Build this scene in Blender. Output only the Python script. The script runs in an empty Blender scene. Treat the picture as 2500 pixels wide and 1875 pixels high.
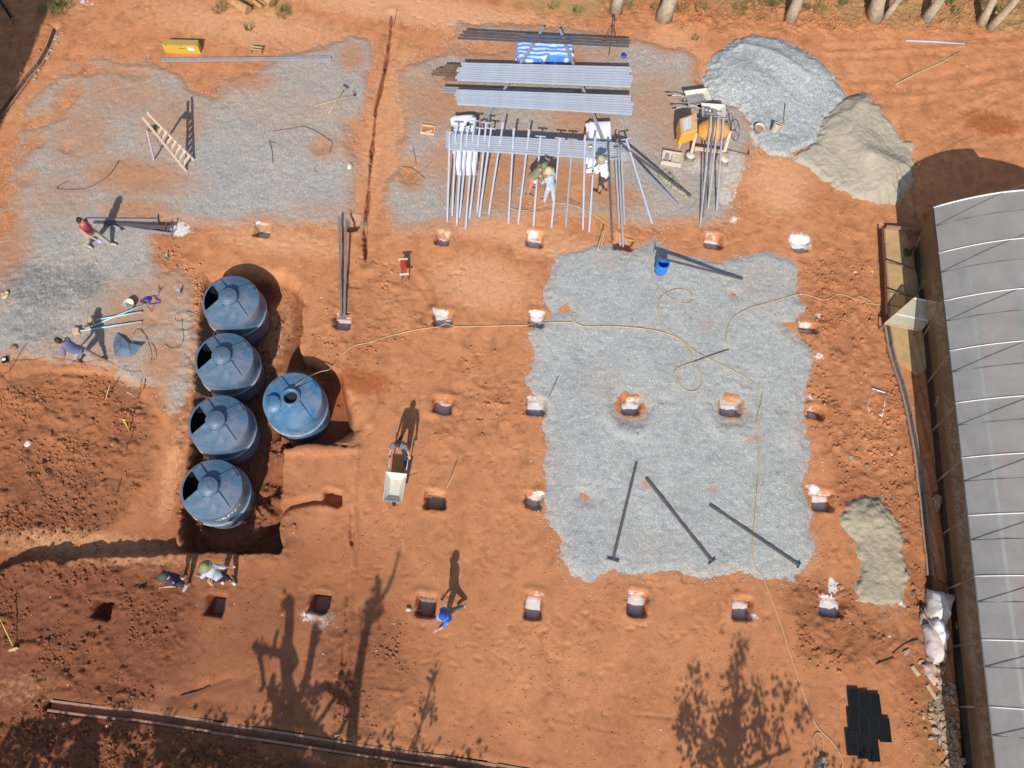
import bpy, bmesh, math, random
import numpy as np
from mathutils import Vector, Matrix, noise as mnoise

# ------------------------------------------------------------------ camera, light, exposure
SC = bpy.context.scene
F, TILT, ROLL, CH = 2024.0, 0.353095613, 0.128494269, 24.3341482
_ct, _st, _cr, _sr = math.cos(TILT), math.sin(TILT), math.cos(ROLL), math.sin(ROLL)
FW = Vector((0, _st, -_ct)); _up = Vector((0, _ct, _st)); _rt = Vector((1, 0, 0))
CR = _rt*_cr + _up*_sr; CU = -_rt*_sr + _up*_cr
cd = bpy.data.cameras.new('camera'); cam = bpy.data.objects.new('camera', cd); SC.collection.objects.link(cam)
cd.sensor_width = 36; cd.lens = F/2500*36; cd.clip_end = 2000; cd.clip_start = .1
M = Matrix.Identity(4)
for i in range(3):
    M[i][0], M[i][1], M[i][2], M[i][3] = CR[i], CU[i], -FW[i], (0, 0, CH)[i]
cam.matrix_world = M; SC.camera = cam

ELEV, AZ = math.radians(42.3), math.radians(1.5)     # shadows fall to +Y
W = bpy.data.worlds.new("World"); SC.world = W; W.use_nodes = True
nt = W.node_tree; bg = nt.nodes['Background']
sky = nt.nodes.new('ShaderNodeTexSky'); sky.sky_type = 'NISHITA'; sky.sun_disc = False
sky.sun_elevation = ELEV; sky.sun_rotation = math.pi + AZ
sky.air_density = 1.0; sky.dust_density = 1.0; sky.ozone_density = 1.0
nt.links.new(sky.outputs[0], bg.inputs[0]); bg.inputs[1].default_value = 0.125
sl = bpy.data.lights.new('sun', 'SUN'); sl.energy = 4.4; sl.angle = math.radians(.55); sl.color = (1, .945, .86)
so = bpy.data.objects.new('sun', sl); SC.collection.objects.link(so); so.location = (0, -40, 40)
so.rotation_euler = Vector((math.sin(AZ)*math.cos(ELEV), math.cos(AZ)*math.cos(ELEV), -math.sin(ELEV))).to_track_quat('-Z', 'Y').to_euler()
SC.view_settings.view_transform = 'Standard'; SC.view_settings.look = 'None'
SC.view_settings.gamma = 1; SC.view_settings.exposure = 0.02
SC.cycles.max_bounces = 6; SC.cycles.transparent_max_bounces = 10
try: SC.cycles.use_denoising = True
except Exception: pass

RND = random.Random(7); NP = np.random.RandomState(11)
def G(u, v, z=0.0):
    "photo pixel -> world point at height z (the survey of the site)"
    d = FW + CR*((u-1250)/F) - CU*((v-937.5)/F)
    k = (z-CH)/d.z
    return Vector((k*d.x, k*d.y, z))

# ------------------------------------------------------------------ mesh helpers
COL = SC.collection
class MB:
    def __init__(s): s.v = []; s.f = []; s.sm = []; s.mi = []; s.cur = 0
    def add(s, vs, fs, smooth=False):
        o = len(s.v); s.v += [tuple(p) for p in vs]
        for f in fs: s.f.append(tuple(i+o for i in f)); s.sm.append(smooth); s.mi.append(s.cur)
    def box(s, c, d, rz=0, R=None):
        c = Vector(c); R = R or Matrix.Rotation(rz, 3, 'Z')
        vs = [c + R @ Vector((x*d[0]/2, y*d[1]/2, z*d[2]/2)) for x in (-1, 1) for y in (-1, 1) for z in (-1, 1)]
        s.add(vs, [(0,1,3,2),(4,6,7,5),(0,4,5,1),(2,3,7,6),(0,2,6,4),(1,5,7,3)])
    def beam(s, a, b, w, h=None, up=(0,0,1)):
        a, b = Vector(a), Vector(b); h = h or w
        d = (b-a).normalized(); u = Vector(up)
        if abs(d.dot(u)) > .98: u = Vector((0,1,0))
        x = d.cross(u).normalized()*w/2; y = x.cross(d).normalized()*h/2
        vs = [p + i*x + j*y for p in (a, b) for i, j in ((-1,-1),(1,-1),(1,1),(-1,1))]
        s.add(vs, [(3,2,1,0),(4,5,6,7),(0,1,5,4),(1,2,6,5),(2,3,7,6),(3,0,4,7)])
    def tube(s, pts, r, n=8, smooth=True, cap=True):
        pts = [Vector(p) for p in pts]; rs = r if isinstance(r, (list, tuple)) else [r]*len(pts)
        prev = None; vs = []
        for i, p in enumerate(pts):
            d = (pts[min(i+1, len(pts)-1)] - pts[max(i-1, 0)])
            d = d.normalized() if d.length > 1e-9 else Vector((0,0,1))
            if prev is None:
                prev = d.orthogonal().normalized()
            x = (prev - d*prev.dot(d)); x = x.normalized() if x.length > 1e-6 else d.orthogonal().normalized()
            prev = x; y = d.cross(x)
            vs += [p + (x*math.cos(2*math.pi*k/n) + y*math.sin(2*math.pi*k/n))*rs[i] for k in range(n)]
        fs = [(i*n+k, i*n+(k+1)%n, (i+1)*n+(k+1)%n, (i+1)*n+k) for i in range(len(pts)-1) for k in range(n)]
        s.add(vs, fs, smooth)
        if cap: 
            o = len(s.v)-len(vs)
            s.f += [tuple(o+k for k in range(n))[::-1], tuple(o+(len(pts)-1)*n+k for k in range(n))]; s.sm += [False]*2; s.mi += [s.cur]*2
    def lathe(s, prof, n=32, c=(0,0,0), smooth=True, R=None, a0=0, a1=2*math.pi):
        c = Vector(c); full = abs(a1-a0-2*math.pi) < 1e-6; m = n if full else n+1
        vs = []
        for r, z in prof:
            for k in range(m):
                a = a0+(a1-a0)*k/n; p = Vector((r*math.cos(a), r*math.sin(a), z)); vs.append(c + (R @ p if R else p))
        fs = []
        for i in range(len(prof)-1):
            for k in range(n):
                k2 = (k+1) % m
                fs.append((i*m+k, i*m+k2, (i+1)*m+k2, (i+1)*m+k))
        s.add(vs, fs, smooth)
    def ball(s, c, r, n=10, sc=(1,1,1), R=None):
        prof = [(math.sin(math.pi*i/(n//2+1))*1.0, -math.cos(math.pi*i/(n//2+1))) for i in range(n//2+2)]
        c = Vector(c); vs = [c + (R or Matrix.Identity(3)) @ Vector((0,0,-r*sc[2]))]
        R = R or Matrix.Identity(3)
        for q, z in prof[1:-1]:
            for k in range(n):
                a = 2*math.pi*k/n; vs.append(c + R @ Vector((q*math.cos(a)*r*sc[0], q*math.sin(a)*r*sc[1], z*r*sc[2])))
        vs.append(c + R @ Vector((0,0,r*sc[2]))); L = len(prof)-2
        fs = [(0, 1+(k+1)%n, 1+k) for k in range(n)]
        fs += [(1+i*n+k, 1+i*n+(k+1)%n, 1+(i+1)*n+(k+1)%n, 1+(i+1)*n+k) for i in range(L-1) for k in range(n)]
        t = 1+L*n; fs += [(1+(L-1)*n+k, 1+(L-1)*n+(k+1)%n, t) for k in range(n)]
        s.add(vs, fs, True)
    def slab(s, poly, z0, z1):
        "prism over a 2-D outline (list of xy), z may be per-vertex lists"
        n = len(poly); zz0 = z0 if isinstance(z0, list) else [z0]*n; zz1 = z1 if isinstance(z1, list) else [z1]*n
        vs = [(p[0], p[1], zz0[i]) for i, p in enumerate(poly)] + [(p[0], p[1], zz1[i]) for i, p in enumerate(poly)]
        s.add(vs, [tuple(range(n))[::-1], tuple(range(n, 2*n))] + [(i, (i+1)%n, n+(i+1)%n, n+i) for i in range(n)])
    def shift(s, d):
        s.v = [(p[0]-d[0], p[1]-d[1], p[2]-d[2]) for p in s.v]; return s
    def jitter(s, amt, sc=5.0, seed=0):
        o = Vector((seed*13.1, seed*7.7, seed*3.3))
        s.v = [tuple(Vector(p) + amt*Vector(mnoise.noise_vector(Vector(p)*sc+o))) for p in s.v]; return s

def mesh_obj(name, mb, mats, parent=None, loc=None, fixn=True):
    me = bpy.data.meshes.new(name); me.from_pydata(mb.v, [], mb.f)
    for m in (mats if isinstance(mats, (list, tuple)) else [mats]): me.materials.append(m)
    me.polygons.foreach_set('use_smooth', mb.sm); me.polygons.foreach_set('material_index', mb.mi)
    if fixn:
        bm = bmesh.new(); bm.from_mesh(me); bmesh.ops.recalc_face_normals(bm, faces=bm.faces); bm.to_mesh(me); bm.free()
    me.update()
    o = bpy.data.objects.new(name, me); COL.objects.link(o)
    if loc is not None: o.location = loc
    if parent: o.parent = parent
    return o
def tag(o, label, cat, group=None, kind=None):
    if label: o['label'] = label
    if cat: o['category'] = cat
    if group: o['group'] = group
    if kind: o['kind'] = kind
    return o
def thing(name, label, cat, loc=(0,0,0), rz=0, group=None):
    o = bpy.data.objects.new(name, None); COL.objects.link(o); o.location = loc; o.rotation_euler = (0, 0, rz)
    o.empty_display_size = .2
    return tag(o, label, cat, group)
def part(parent, name, mb, m, world=False, label=None):
    "a part; with world=True its vertices were given in world space and are shifted to the thing's base"
    if world: mb.shift(parent.location)
    o = mesh_obj(name, mb, m, parent)
    if label: o['label'] = label
    return o
def single(name, mb, m, label, cat, group=None, base=None, kind=None):
    b = Vector(base) if base is not None else Vector((0,0,0))
    if base is not None: mb.shift(b)
    return tag(mesh_obj(name, mb, m, None, b), label, cat, group, kind)
def dup(root, loc, rz=0, label=None, group=None):
    r = root.copy(); COL.objects.link(r); r.location = loc; r.rotation_euler = (0, 0, rz)
    if label: r['label'] = label
    if group: r['group'] = group
    for ch in list(root.children):
        c = ch.copy(); COL.objects.link(c); c.parent = r
        for g in list(ch.children):
            d = g.copy(); COL.objects.link(d); d.parent = c
    return r

# ------------------------------------------------------------------ materials
def nodes(name):
    m = bpy.data.materials.new(name); m.use_nodes = True; t = m.node_tree
    return m, t, t.nodes['Principled BSDF'], t.nodes['Material Output']
def N(t, kind, **kw):
    n = t.nodes.new(kind)
    for k, v in kw.items():
        if k.startswith('i_'): n.inputs[int(k[2:]) if k[2:].isdigit() else k[2:]].default_value = v
        else: setattr(n, k, v)
    return n
def noise_node(t, scale, detail=4, rough=.55, dist=0, src=None):
    n = N(t, 'ShaderNodeTexNoise'); n.inputs['Scale'].default_value = scale; n.inputs['Detail'].default_value = detail
    n.inputs['Roughness'].default_value = rough; n.inputs['Distortion'].default_value = dist
    if src: t.links.new(src, n.inputs['Vector'])
    return n
def ramp(t, src, stops):
    r = N(t, 'ShaderNodeValToRGB'); e = r.color_ramp.elements
    while len(e) < len(stops): e.new(.5)
    for i, (p, c) in enumerate(stops):
        e[i].position = p; e[i].color = (c, c, c, 1) if isinstance(c, (int, float)) else (*c, 1)
    t.links.new(src, r.inputs[0]); return r
def mix(t, fac, a, b, mode='MIX'):
    n = N(t, 'ShaderNodeMix', data_type='RGBA', blend_type=mode)
    for s, val in ((n.inputs[0], fac), (n.inputs[6], a), (n.inputs[7], b)):
        if isinstance(val, bpy.types.NodeSocket): t.links.new(val, s)
        elif isinstance(val, (int, float)): s.default_value = val if s.type == 'VALUE' else (val, val, val, 1)
        else: s.default_value = (*val, 1)
    return n.outputs[2]
def attr(t, name):
    n = N(t, 'ShaderNodeAttribute'); n.attribute_name = name; return n.outputs['Fac']
def math_n(t, op, a, b=0.0, clamp=False):
    n = N(t, 'ShaderNodeMath', operation=op); n.use_clamp = clamp
    for s, val in ((n.inputs[0], a), (n.inputs[1], b)):
        if isinstance(val, bpy.types.NodeSocket): t.links.new(val, s)
        else: s.default_value = val
    return n.outputs[0]
def bump(t, bsdf, h, strength, dist, prev=None):
    b = N(t, 'ShaderNodeBump'); b.inputs['Strength'].default_value = strength; b.inputs['Distance'].default_value = dist
    t.links.new(h, b.inputs['Height'])
    if prev: t.links.new(prev, b.inputs['Normal'])
    t.links.new(b.outputs[0], bsdf.inputs['Normal']); return b.outputs[0]

_mats = {}
def mat(name, col, rough=.6, metal=0, var=.16, scale=9, bmp=0.0, bscale=60, dust=0.0, dustcol=(.42,.19,.085), spec=.4):
    if name in _mats: return _mats[name]
    m, t, b, o = nodes(name)
    tc = N(t, 'ShaderNodeTexCoord').outputs['Object']
    n1 = noise_node(t, scale, 5, .6, .3, tc)
    f = ramp(t, n1.outputs['Fac'], [(.25, 1-var*1.4), (.75, 1+var)])
    c = mix(t, 1.0, col, f.outputs[0], 'MULTIPLY')
    if dust > 0:
        n2 = noise_node(t, scale*.45, 6, .65, .6, tc)
        d = ramp(t, n2.outputs['Fac'], [(.42, 0.0), (.72, dust)])
        c = mix(t, d.outputs[0], c, dustcol)
    t.links.new(c, b.inputs['Base Color'])
    rr = ramp(t, n1.outputs['Fac'], [(.2, max(.05, rough-.12)), (.8, min(1, rough+.12))])
    t.links.new(rr.outputs[0], b.inputs['Roughness'])
    b.inputs['Metallic'].default_value = metal; b.inputs['Specular IOR Level'].default_value = spec
    if bmp > 0:
        n3 = noise_node(t, bscale, 4, .6, 0, tc); bump(t, b, n3.outputs['Fac'], bmp, .02)
    _mats[name] = m; return m

SOIL_A, SOIL_B, SOIL_D = (.60,.265,.122), (.50,.205,.092), (.235,.088,.045)
def soil_color(t, pos, damp_shade, light=None):
    n1 = noise_node(t, .35, 6, .6, .8, pos); n2 = noise_node(t, 2.3, 8, .62, .5, pos); n3 = noise_node(t, 26, 4, .7, 0, pos)
    r1 = ramp(t, n1.outputs['Fac'], [(.3, 0.0), (.7, 1.0)])
    c = mix(t, r1.outputs[0], SOIL_A, SOIL_B)
    r2 = ramp(t, n2.outputs['Fac'], [(.32, .72), (.52, 1.0), (.72, 1.16)])
    c = mix(t, 1.0, c, r2.outputs[0], 'MULTIPLY')
    nb = noise_node(t, .75, 5, .6, 1.0, pos)
    dd = math_n(t, 'ADD', damp_shade, math_n(t, 'ADD', math_n(t, 'MULTIPLY', math_n(t, 'SUBTRACT', n2.outputs['Fac'], .5), .9), math_n(t, 'MULTIPLY', math_n(t, 'SUBTRACT', nb.outputs['Fac'], .5), .75)))
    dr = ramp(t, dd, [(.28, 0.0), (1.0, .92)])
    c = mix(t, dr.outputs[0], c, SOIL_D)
    r3 = ramp(t, n3.outputs['Fac'], [(.28, .74), (.5, 1.0), (.75, 1.2)])
    c = mix(t, .8, c, mix(t, 1.0, c, r3.outputs[0], 'MULTIPLY'))
    # small pale grit
    vo = N(t, 'ShaderNodeTexVoronoi'); vo.inputs['Scale'].default_value = 9.0; t.links.new(pos, vo.inputs['Vector'])
    g = ramp(t, vo.outputs['Distance'], [(.045, .75), (.075, 0.0)])
    vs = N(t, 'ShaderNodeSeparateColor'); t.links.new(vo.outputs['Color'], vs.inputs[0])
    sel = ramp(t, vs.outputs[0], [(.80, 0.0), (.84, 1.0)])
    c = mix(t, math_n(t, 'MULTIPLY', g.outputs[0], sel.outputs[0]), c, (.66,.48,.36))
    return c, n1, n2, n3
def make_soil():
    m, t, b, o = nodes('laterite_soil')
    pos = N(t, 'ShaderNodeNewGeometry').outputs['Position']
    c, n1, n2, n3 = soil_color(t, pos, attr(t, 'damp_shade'))
    # pale dry dust, lime wash, gravel spill, grass litter
    ns = noise_node(t, 7, 6, .7, .4, pos).outputs['Fac']
    for nm, colr, k, sharp in (('dry', (.68,.36,.19), .9, .35), ('lime', (.78,.74,.70), 1.0, .16), ('spill', (.36,.34,.31), .9, .2), ('litter', (.40,.27,.12), .8, .4), ('wet', (.36,.105,.035), .9, .25)):
        a = math_n(t, 'ADD', attr(t, nm), math_n(t, 'MULTIPLY', math_n(t, 'SUBTRACT', ns, .5), 1.3))
        r = ramp(t, a, [(.5-sharp*.5, 0.0), (.5+sharp, k)])
        gate = ramp(t, attr(t, nm), [(.02, 0.0), (.12, 1.0)])
        c = mix(t, math_n(t, 'MULTIPLY', r.outputs[0], gate.outputs[0]), c, colr)
    t.links.new(c, b.inputs['Base Color']); b.inputs['Roughness'].default_value = .95; b.inputs['Specular IOR Level'].default_value = .1
    rg = attr(t, 'rough')
    n4 = noise_node(t, 19, 9, .74, 1.4, pos); n5 = noise_node(t, 70, 5, .75, .5, pos)
    h = math_n(t, 'ADD', math_n(t, 'MULTIPLY', n4.outputs['Fac'], math_n(t, 'ADD', math_n(t, 'MULTIPLY', rg, 2.2), .55)), math_n(t, 'MULTIPLY', n5.outputs['Fac'], .22))
    bump(t, b, h, .55, .06)
    return m
def make_gravel(name, dark, lightc, dusty=True, big=0.0, sc=34, cold=None):
    m, t, b, o = nodes(name)
    pos = N(t, 'ShaderNodeNewGeometry').outputs['Position']
    vo = N(t, 'ShaderNodeTexVoronoi'); vo.inputs['Scale'].default_value = sc; t.links.new(pos, vo.inputs['Vector'])
    sp = N(t, 'ShaderNodeSeparateColor'); t.links.new(vo.outputs['Color'], sp.inputs[0])
    mid = tuple((a+b2)/2 for a, b2 in zip(dark, lightc))
    c = ramp(t, sp.outputs[0], [(0.0, dark), (.45, mid), (.85, lightc), (1.0, tuple(min(.8, q*1.35) for q in lightc))]).outputs[0]
    ed = ramp(t, vo.outputs['Distance'], [(.4, 1.0), (.85, .72)])
    c = mix(t, 1.0, c, ed.outputs[0], 'MULTIPLY')
    nl = noise_node(t, .8, 6, .62, .6, pos); nm = noise_node(t, 6, 6, .7, .3, pos)
    r = ramp(t, nl.outputs['Fac'], [(.3, .88), (.7, 1.1)]); c = mix(t, 1.0, c, r.outputs[0], 'MULTIPLY')
    r = ramp(t, nm.outputs['Fac'], [(.3, .80), (.7, 1.12)]); c = mix(t, 1.0, c, r.outputs[0], 'MULTIPLY')
    if dusty:
        a = math_n(t, 'ADD', attr(t, 'dust'), math_n(t, 'MULTIPLY', math_n(t, 'SUBTRACT', nm.outputs['Fac'], .5), .8))
        a = math_n(t, 'ADD', a, math_n(t, 'MULTIPLY', math_n(t, 'SUBTRACT', nl.outputs['Fac'], .5), .5))
        a = math_n(t, 'ADD', a, math_n(t, 'MULTIPLY', math_n(t, 'SUBTRACT', sp.outputs[1], .5), .35))
        rr = ramp(t, a, [(.18, 0.0), (.85, .92)])
        c = mix(t, rr.outputs[0], c, (.50,.225,.095))
        lr = math_n(t, 'ADD', attr(t, 'lime'), math_n(t, 'MULTIPLY', math_n(t, 'SUBTRACT', nm.outputs['Fac'], .5), 1.0))
        c = mix(t, math_n(t, 'MULTIPLY', ramp(t, lr, [(.4, 0.0), (.7, .85)]).outputs[0], ramp(t, attr(t, 'lime'), [(.02, 0.0), (.1, 1.0)]).outputs[0]), c, (.68,.65,.58))
        nf = noise_node(t, 13, 5, .7, .5, pos)
        ca = math_n(t, 'ADD', math_n(t, 'MULTIPLY', attr(t, 'churn'), .62), math_n(t, 'MULTIPLY', math_n(t, 'SUBTRACT', nf.outputs['Fac'], .5), 1.7))
        c = mix(t, math_n(t, 'MULTIPLY', ramp(t, ca, [(.32, 0.0), (.85, .85)]).outputs[0], ramp(t, attr(t, 'churn'), [(.0, 0.0), (.3, 1.0)]).outputs[0]), c, (.13,.145,.155))
    t.links.new(c, b.inputs['Base Color']); b.inputs['Roughness'].default_value = .85; b.inputs['Specular IOR Level'].default_value = .25
    h = math_n(t, 'SUBTRACT', math_n(t, 'MULTIPLY', sp.outputs[2], .6), vo.outputs['Distance'])
    h = math_n(t, 'ADD', h, math_n(t, 'MULTIPLY', nm.outputs['Fac'], 1.5))
    bump(t, b, h, .6, .028)
    return m
def make_sand(name, col):
    m, t, b, o = nodes(name)
    pos = N(t, 'ShaderNodeNewGeometry').outputs['Position']
    n1 = noise_node(t, 1.4, 6, .6, .8, pos); n2 = noise_node(t, 90, 3, .7, 0, pos); n3 = noise_node(t, 7, 8, .65, 1.2, pos)
    c = mix(t, 1.0, col, ramp(t, n1.outputs['Fac'], [(.3, .84), (.7, 1.12)]).outputs[0], 'MULTIPLY')
    c = mix(t, 1.0, c, ramp(t, n2.outputs['Fac'], [(.3, .8), (.7, 1.15)]).outputs[0], 'MULTIPLY')
    c = mix(t, ramp(t, n3.outputs['Fac'], [(.6, 0.0), (.85, .5)]).outputs[0], c, tuple(q*.62 for q in col))
    t.links.new(c, b.inputs['Base Color']); b.inputs['Roughness'].default_value = .95; b.inputs['Specular IOR Level'].default_value = .1
    h = math_n(t, 'ADD', n3.outputs['Fac'], math_n(t, 'MULTIPLY', n2.outputs['Fac'], .08)); bump(t, b, h, .6, .09)
    return m
def film(name, col, alpha, rough=.35, trans=.3, scale=1.2):
    m, t, b, o = nodes(name)
    pos = N(t, 'ShaderNodeNewGeometry').outputs['Position']
    n1 = noise_node(t, scale, 6, .6, .4, pos)
    c = mix(t, 1.0, col, ramp(t, n1.outputs['Fac'], [(.3, .86), (.7, 1.1)]).outputs[0], 'MULTIPLY')
    t.links.new(c, b.inputs['Base Color']); b.inputs['Roughness'].default_value = rough
    tl = N(t, 'ShaderNodeBsdfTranslucent'); t.links.new(c, tl.inputs['Color'])
    tr = N(t, 'ShaderNodeBsdfTransparent'); tr.inputs[0].default_value = (.93,.92,.88,1)
    m1 = N(t, 'ShaderNodeMixShader'); m1.inputs[0].default_value = trans
    t.links.new(b.outputs[0], m1.inputs[1]); t.links.new(tl.outputs[0], m1.inputs[2])
    m2 = N(t, 'ShaderNodeMixShader'); m2.inputs[0].default_value = alpha
    t.links.new(m1.outputs[0], m2.inputs[1]); t.links.new(tr.outputs[0], m2.inputs[2])
    t.links.new(m2.outputs[0], o.inputs['Surface']); return m

M_soil = make_soil()
M_gravel = make_gravel('crushed_gravel', (.385,.372,.345), (.535,.515,.475), sc=42)
M_gravel2 = make_gravel('cool_crushed_gravel', (.425,.425,.405), (.55,.553,.53), sc=44)
M_pile = make_gravel('fresh_gravel', (.355,.372,.37), (.525,.547,.543), dusty=False, sc=30)
M_sand = make_sand('washed_sand', (.47,.41,.315)); M_sand2 = make_sand('yellow_sand', (.42,.365,.265))
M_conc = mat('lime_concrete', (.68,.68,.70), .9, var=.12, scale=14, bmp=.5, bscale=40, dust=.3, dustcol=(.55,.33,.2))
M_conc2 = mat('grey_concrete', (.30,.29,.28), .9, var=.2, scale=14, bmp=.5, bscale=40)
M_kerb = mat('drain_concrete', (.34,.225,.155), .9, var=.22, scale=10, bmp=.4, bscale=50, dust=.8)
M_drainfloor = mat('drain_floor', (.36,.175,.10), .95, var=.25, scale=8, bmp=.3)
M_galv = mat('galvanised_steel', (.46,.50,.585), .5, metal=.05, var=.07, scale=5, spec=.5)
M_galvd = mat('dull_galvanised_steel', (.33,.34,.38), .5, metal=.1, var=.12, scale=6, dust=.3)
M_dark = mat('dark_grey_steel', (.115,.115,.13), .45, metal=.2, var=.15, scale=6, dust=.28, dustcol=(.3,.17,.1))
M_mid = mat('mid_grey_steel', (.19,.19,.21), .5, metal=.1, var=.12, scale=6, dust=.35, dustcol=(.34,.2,.12))
M_rust = mat('rusty_steel', (.14,.075,.045), .8, var=.3, scale=12)
M_tank = mat('blue_polyethylene', (.078,.15,.232), .42, var=.2, scale=3, dust=.5, dustcol=(.36,.30,.30), spec=.5)
M_tank5 = mat('bright_blue_polyethylene', (.05,.175,.32), .42, var=.2, scale=3.5, dust=.55, dustcol=(.38,.34,.32), spec=.5)
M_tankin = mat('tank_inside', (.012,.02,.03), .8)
M_white = mat('white_plastic_sheet', (.86,.87,.90), .55, var=.05, scale=4)
M_sack = mat('dirty_white_sack', (.68,.66,.63), .8, var=.14, scale=6, bmp=.5, bscale=12, dust=.5, dustcol=(.5,.3,.2))
M_enamel = mat('white_enamel', (.66,.62,.55), .55, var=.1, scale=6, dust=.55, dustcol=(.5,.43,.34))
M_yel = mat('yellow_enamel', (.80,.39,.01), .45, var=.06, scale=4, dust=.35, dustcol=(.62,.44,.25))
M_yelw = mat('weathered_yellow_enamel', (.62,.40,.16), .6, var=.15, scale=6, dust=.6, dustcol=(.58,.44,.29))
M_carton = mat('yellow_carton', (.62,.40,.05), .6, var=.05, scale=3)
M_carton2 = mat('brown_carton', (.42,.28,.09), .8, var=.05, scale=3)
M_wood = mat('pale_wood', (.55,.40,.24), .75, var=.2, scale=8, bmp=.2)
M_woodd = mat('brown_wood', (.20,.13,.085), .8, var=.3, scale=9, bmp=.3)
M_bark = mat('pale_bark', (.45,.37,.27), .9, var=.3, scale=8, bmp=.6, bscale=22)
M_leaf = mat('green_leaf', (.07,.11,.03), .6, var=.4, scale=2)
M_litter = mat('dry_leaf', (.42,.31,.2), .85, var=.4, scale=6)
M_hose = mat('tan_hose', (.52,.385,.215), .5, var=.1, scale=6)
M_cable = mat('dark_cable', (.14,.11,.08), .6)
M_blk = mat('black_plastic', (.012,.013,.014), .5, var=.3, scale=30)
M_blue = mat('blue_plastic', (.02,.22,.72), .35, var=.1)
M_navy = mat('deep_blue_plastic', (.03,.04,.36), .4, var=.15)
M_red = mat('red_paint', (.50,.035,.02), .5, var=.15, dust=.3)
M_clay = mat('clay_brick', (.44,.19,.12), .85, var=.2, bmp=.3)
M_pvc = mat('pale_blue_pipe', (.42,.62,.66), .4, var=.08)
M_cream = mat('cream_plastic', (.66,.60,.50), .6, var=.12, dust=.4, dustcol=(.5,.4,.28))
M_orange = mat('orange_tray_plastic', (.62,.30,.12), .6, var=.12)
M_stone = mat('grey_brown_stone', (.42,.31,.225), .9, var=.35, scale=7, bmp=.5, bscale=20)
M_film = film('milky_roof_film', (.475,.465,.445), .27, .45, .2)
M_wall = film('dusty_side_film', (.24,.165,.09), .30, .4, .3, 2.0)
M_porch = film('clear_porch_film', (.60,.56,.47), .18, .25, .3, 2.0)
M_tube = mat('white_tube', (.80,.80,.78), .4, var=.05)
M_wire = mat('grey_wire', (.12,.125,.125), .6)
M_skin = mat('skin', (.52,.28,.20), .55, var=.06); M_skin2 = mat('tanned_skin', (.34,.17,.10), .55, var=.06)
M_eye = mat('eye_dark', (.02,.015,.012), .2)
# ------------------------------------------------------------------ terrain
_lat = np.random.RandomState(5).rand(6, 256, 256)
def vn(X, Y, s, k=0):
    x = X*s + 37.3*k + 1000; y = Y*s + 19.1*k + 1000
    xi = np.floor(x).astype(int); yi = np.floor(y).astype(int); fx = x-xi; fy = y-yi
    fx = fx*fx*fx*(fx*(fx*6-15)+10); fy = fy*fy*fy*(fy*(fy*6-15)+10); L = _lat[k % 6]
    a = L[xi % 256, yi % 256]; b = L[(xi+1) % 256, yi % 256]; c = L[xi % 256, (yi+1) % 256]; d = L[(xi+1) % 256, (yi+1) % 256]
    return (a*(1-fx)+b*fx)*(1-fy)+(c*(1-fx)+d*fx)*fy - .5
def fbm(X, Y, s, o=4, k=0, g=.55):
    r = 0; amp = 1.0
    for i in range(o): r = r + amp*vn(X, Y, s, k+i); s *= 2.07; amp *= g
    return r
def sstep(a, b, x): t = np.clip((x-a)/(b-a), 0, 1); return t*t*(3-2*t)
def W2(pts): return [G(u, v).xy[:] for u, v in pts]
def sdf(poly, X, Y, pad=1.6):
    "signed distance (inside > 0) to a polygon, only filled near it"
    P = np.array(poly); out = np.full(X.shape, -9.0)
    m = (X > P[:,0].min()-pad) & (X < P[:,0].max()+pad) & (Y > P[:,1].min()-pad) & (Y < P[:,1].max()+pad)
    x, y = X[m], Y[m]; d = np.full(x.shape, 1e9); ins = np.zeros(x.shape, bool)
    for i in range(len(P)):
        ax, ay = P[i-1]; bx, by = P[i]; ex, ey = bx-ax, by-ay
        t = np.clip(((x-ax)*ex+(y-ay)*ey)/(ex*ex+ey*ey+1e-12), 0, 1)
        d = np.minimum(d, (x-ax-t*ex)**2+(y-ay-t*ey)**2)
        if ay != by: ins ^= ((ay > y) != (by > y)) & (x < ex*(y-ay)/ey+ax)
    out[m] = np.where(ins, 1, -1)*np.sqrt(d); return out
def pline(pts, X, Y, pad=1.2):
    "distance to a polyline, and length along it"
    P = np.array(pts); out = np.full(X.shape, 9.0); ss = np.zeros(X.shape)
    m = (X > P[:,0].min()-pad) & (X < P[:,0].max()+pad) & (Y > P[:,1].min()-pad) & (Y < P[:,1].max()+pad)
    x, y = X[m], Y[m]; d = np.full(x.shape, 81.0); s = np.zeros(x.shape); acc = 0
    for i in range(1, len(P)):
        ax, ay = P[i-1]; ex, ey = P[i]-P[i-1]; L = math.hypot(ex, ey)
        t = np.clip(((x-ax)*ex+(y-ay)*ey)/(L*L+1e-12), 0, 1); q = (x-ax-t*ex)**2+(y-ay-t*ey)**2
        s = np.where(q < d, acc+t*L, s); d = np.minimum(d, q); acc += L
    out[m] = np.sqrt(d); ss[m] = s; return out, ss
def blobs(lst, X, Y):
    "soft elliptical patches: (u, v, radius_u_m, radius_v_m, value)"
    r = np.zeros(X.shape)
    for u, v, a, b, val in lst:
        c = G(u, v); m = (abs(X-c.x) < 2.2*a) & (abs(Y-c.y) < 2.2*b)
        q = np.sqrt(((X[m]-c.x)/a)**2+((Y[m]-c.y)/b)**2); r[m] = np.maximum(r[m], val*sstep(1.9, .35, q))
    return r

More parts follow.
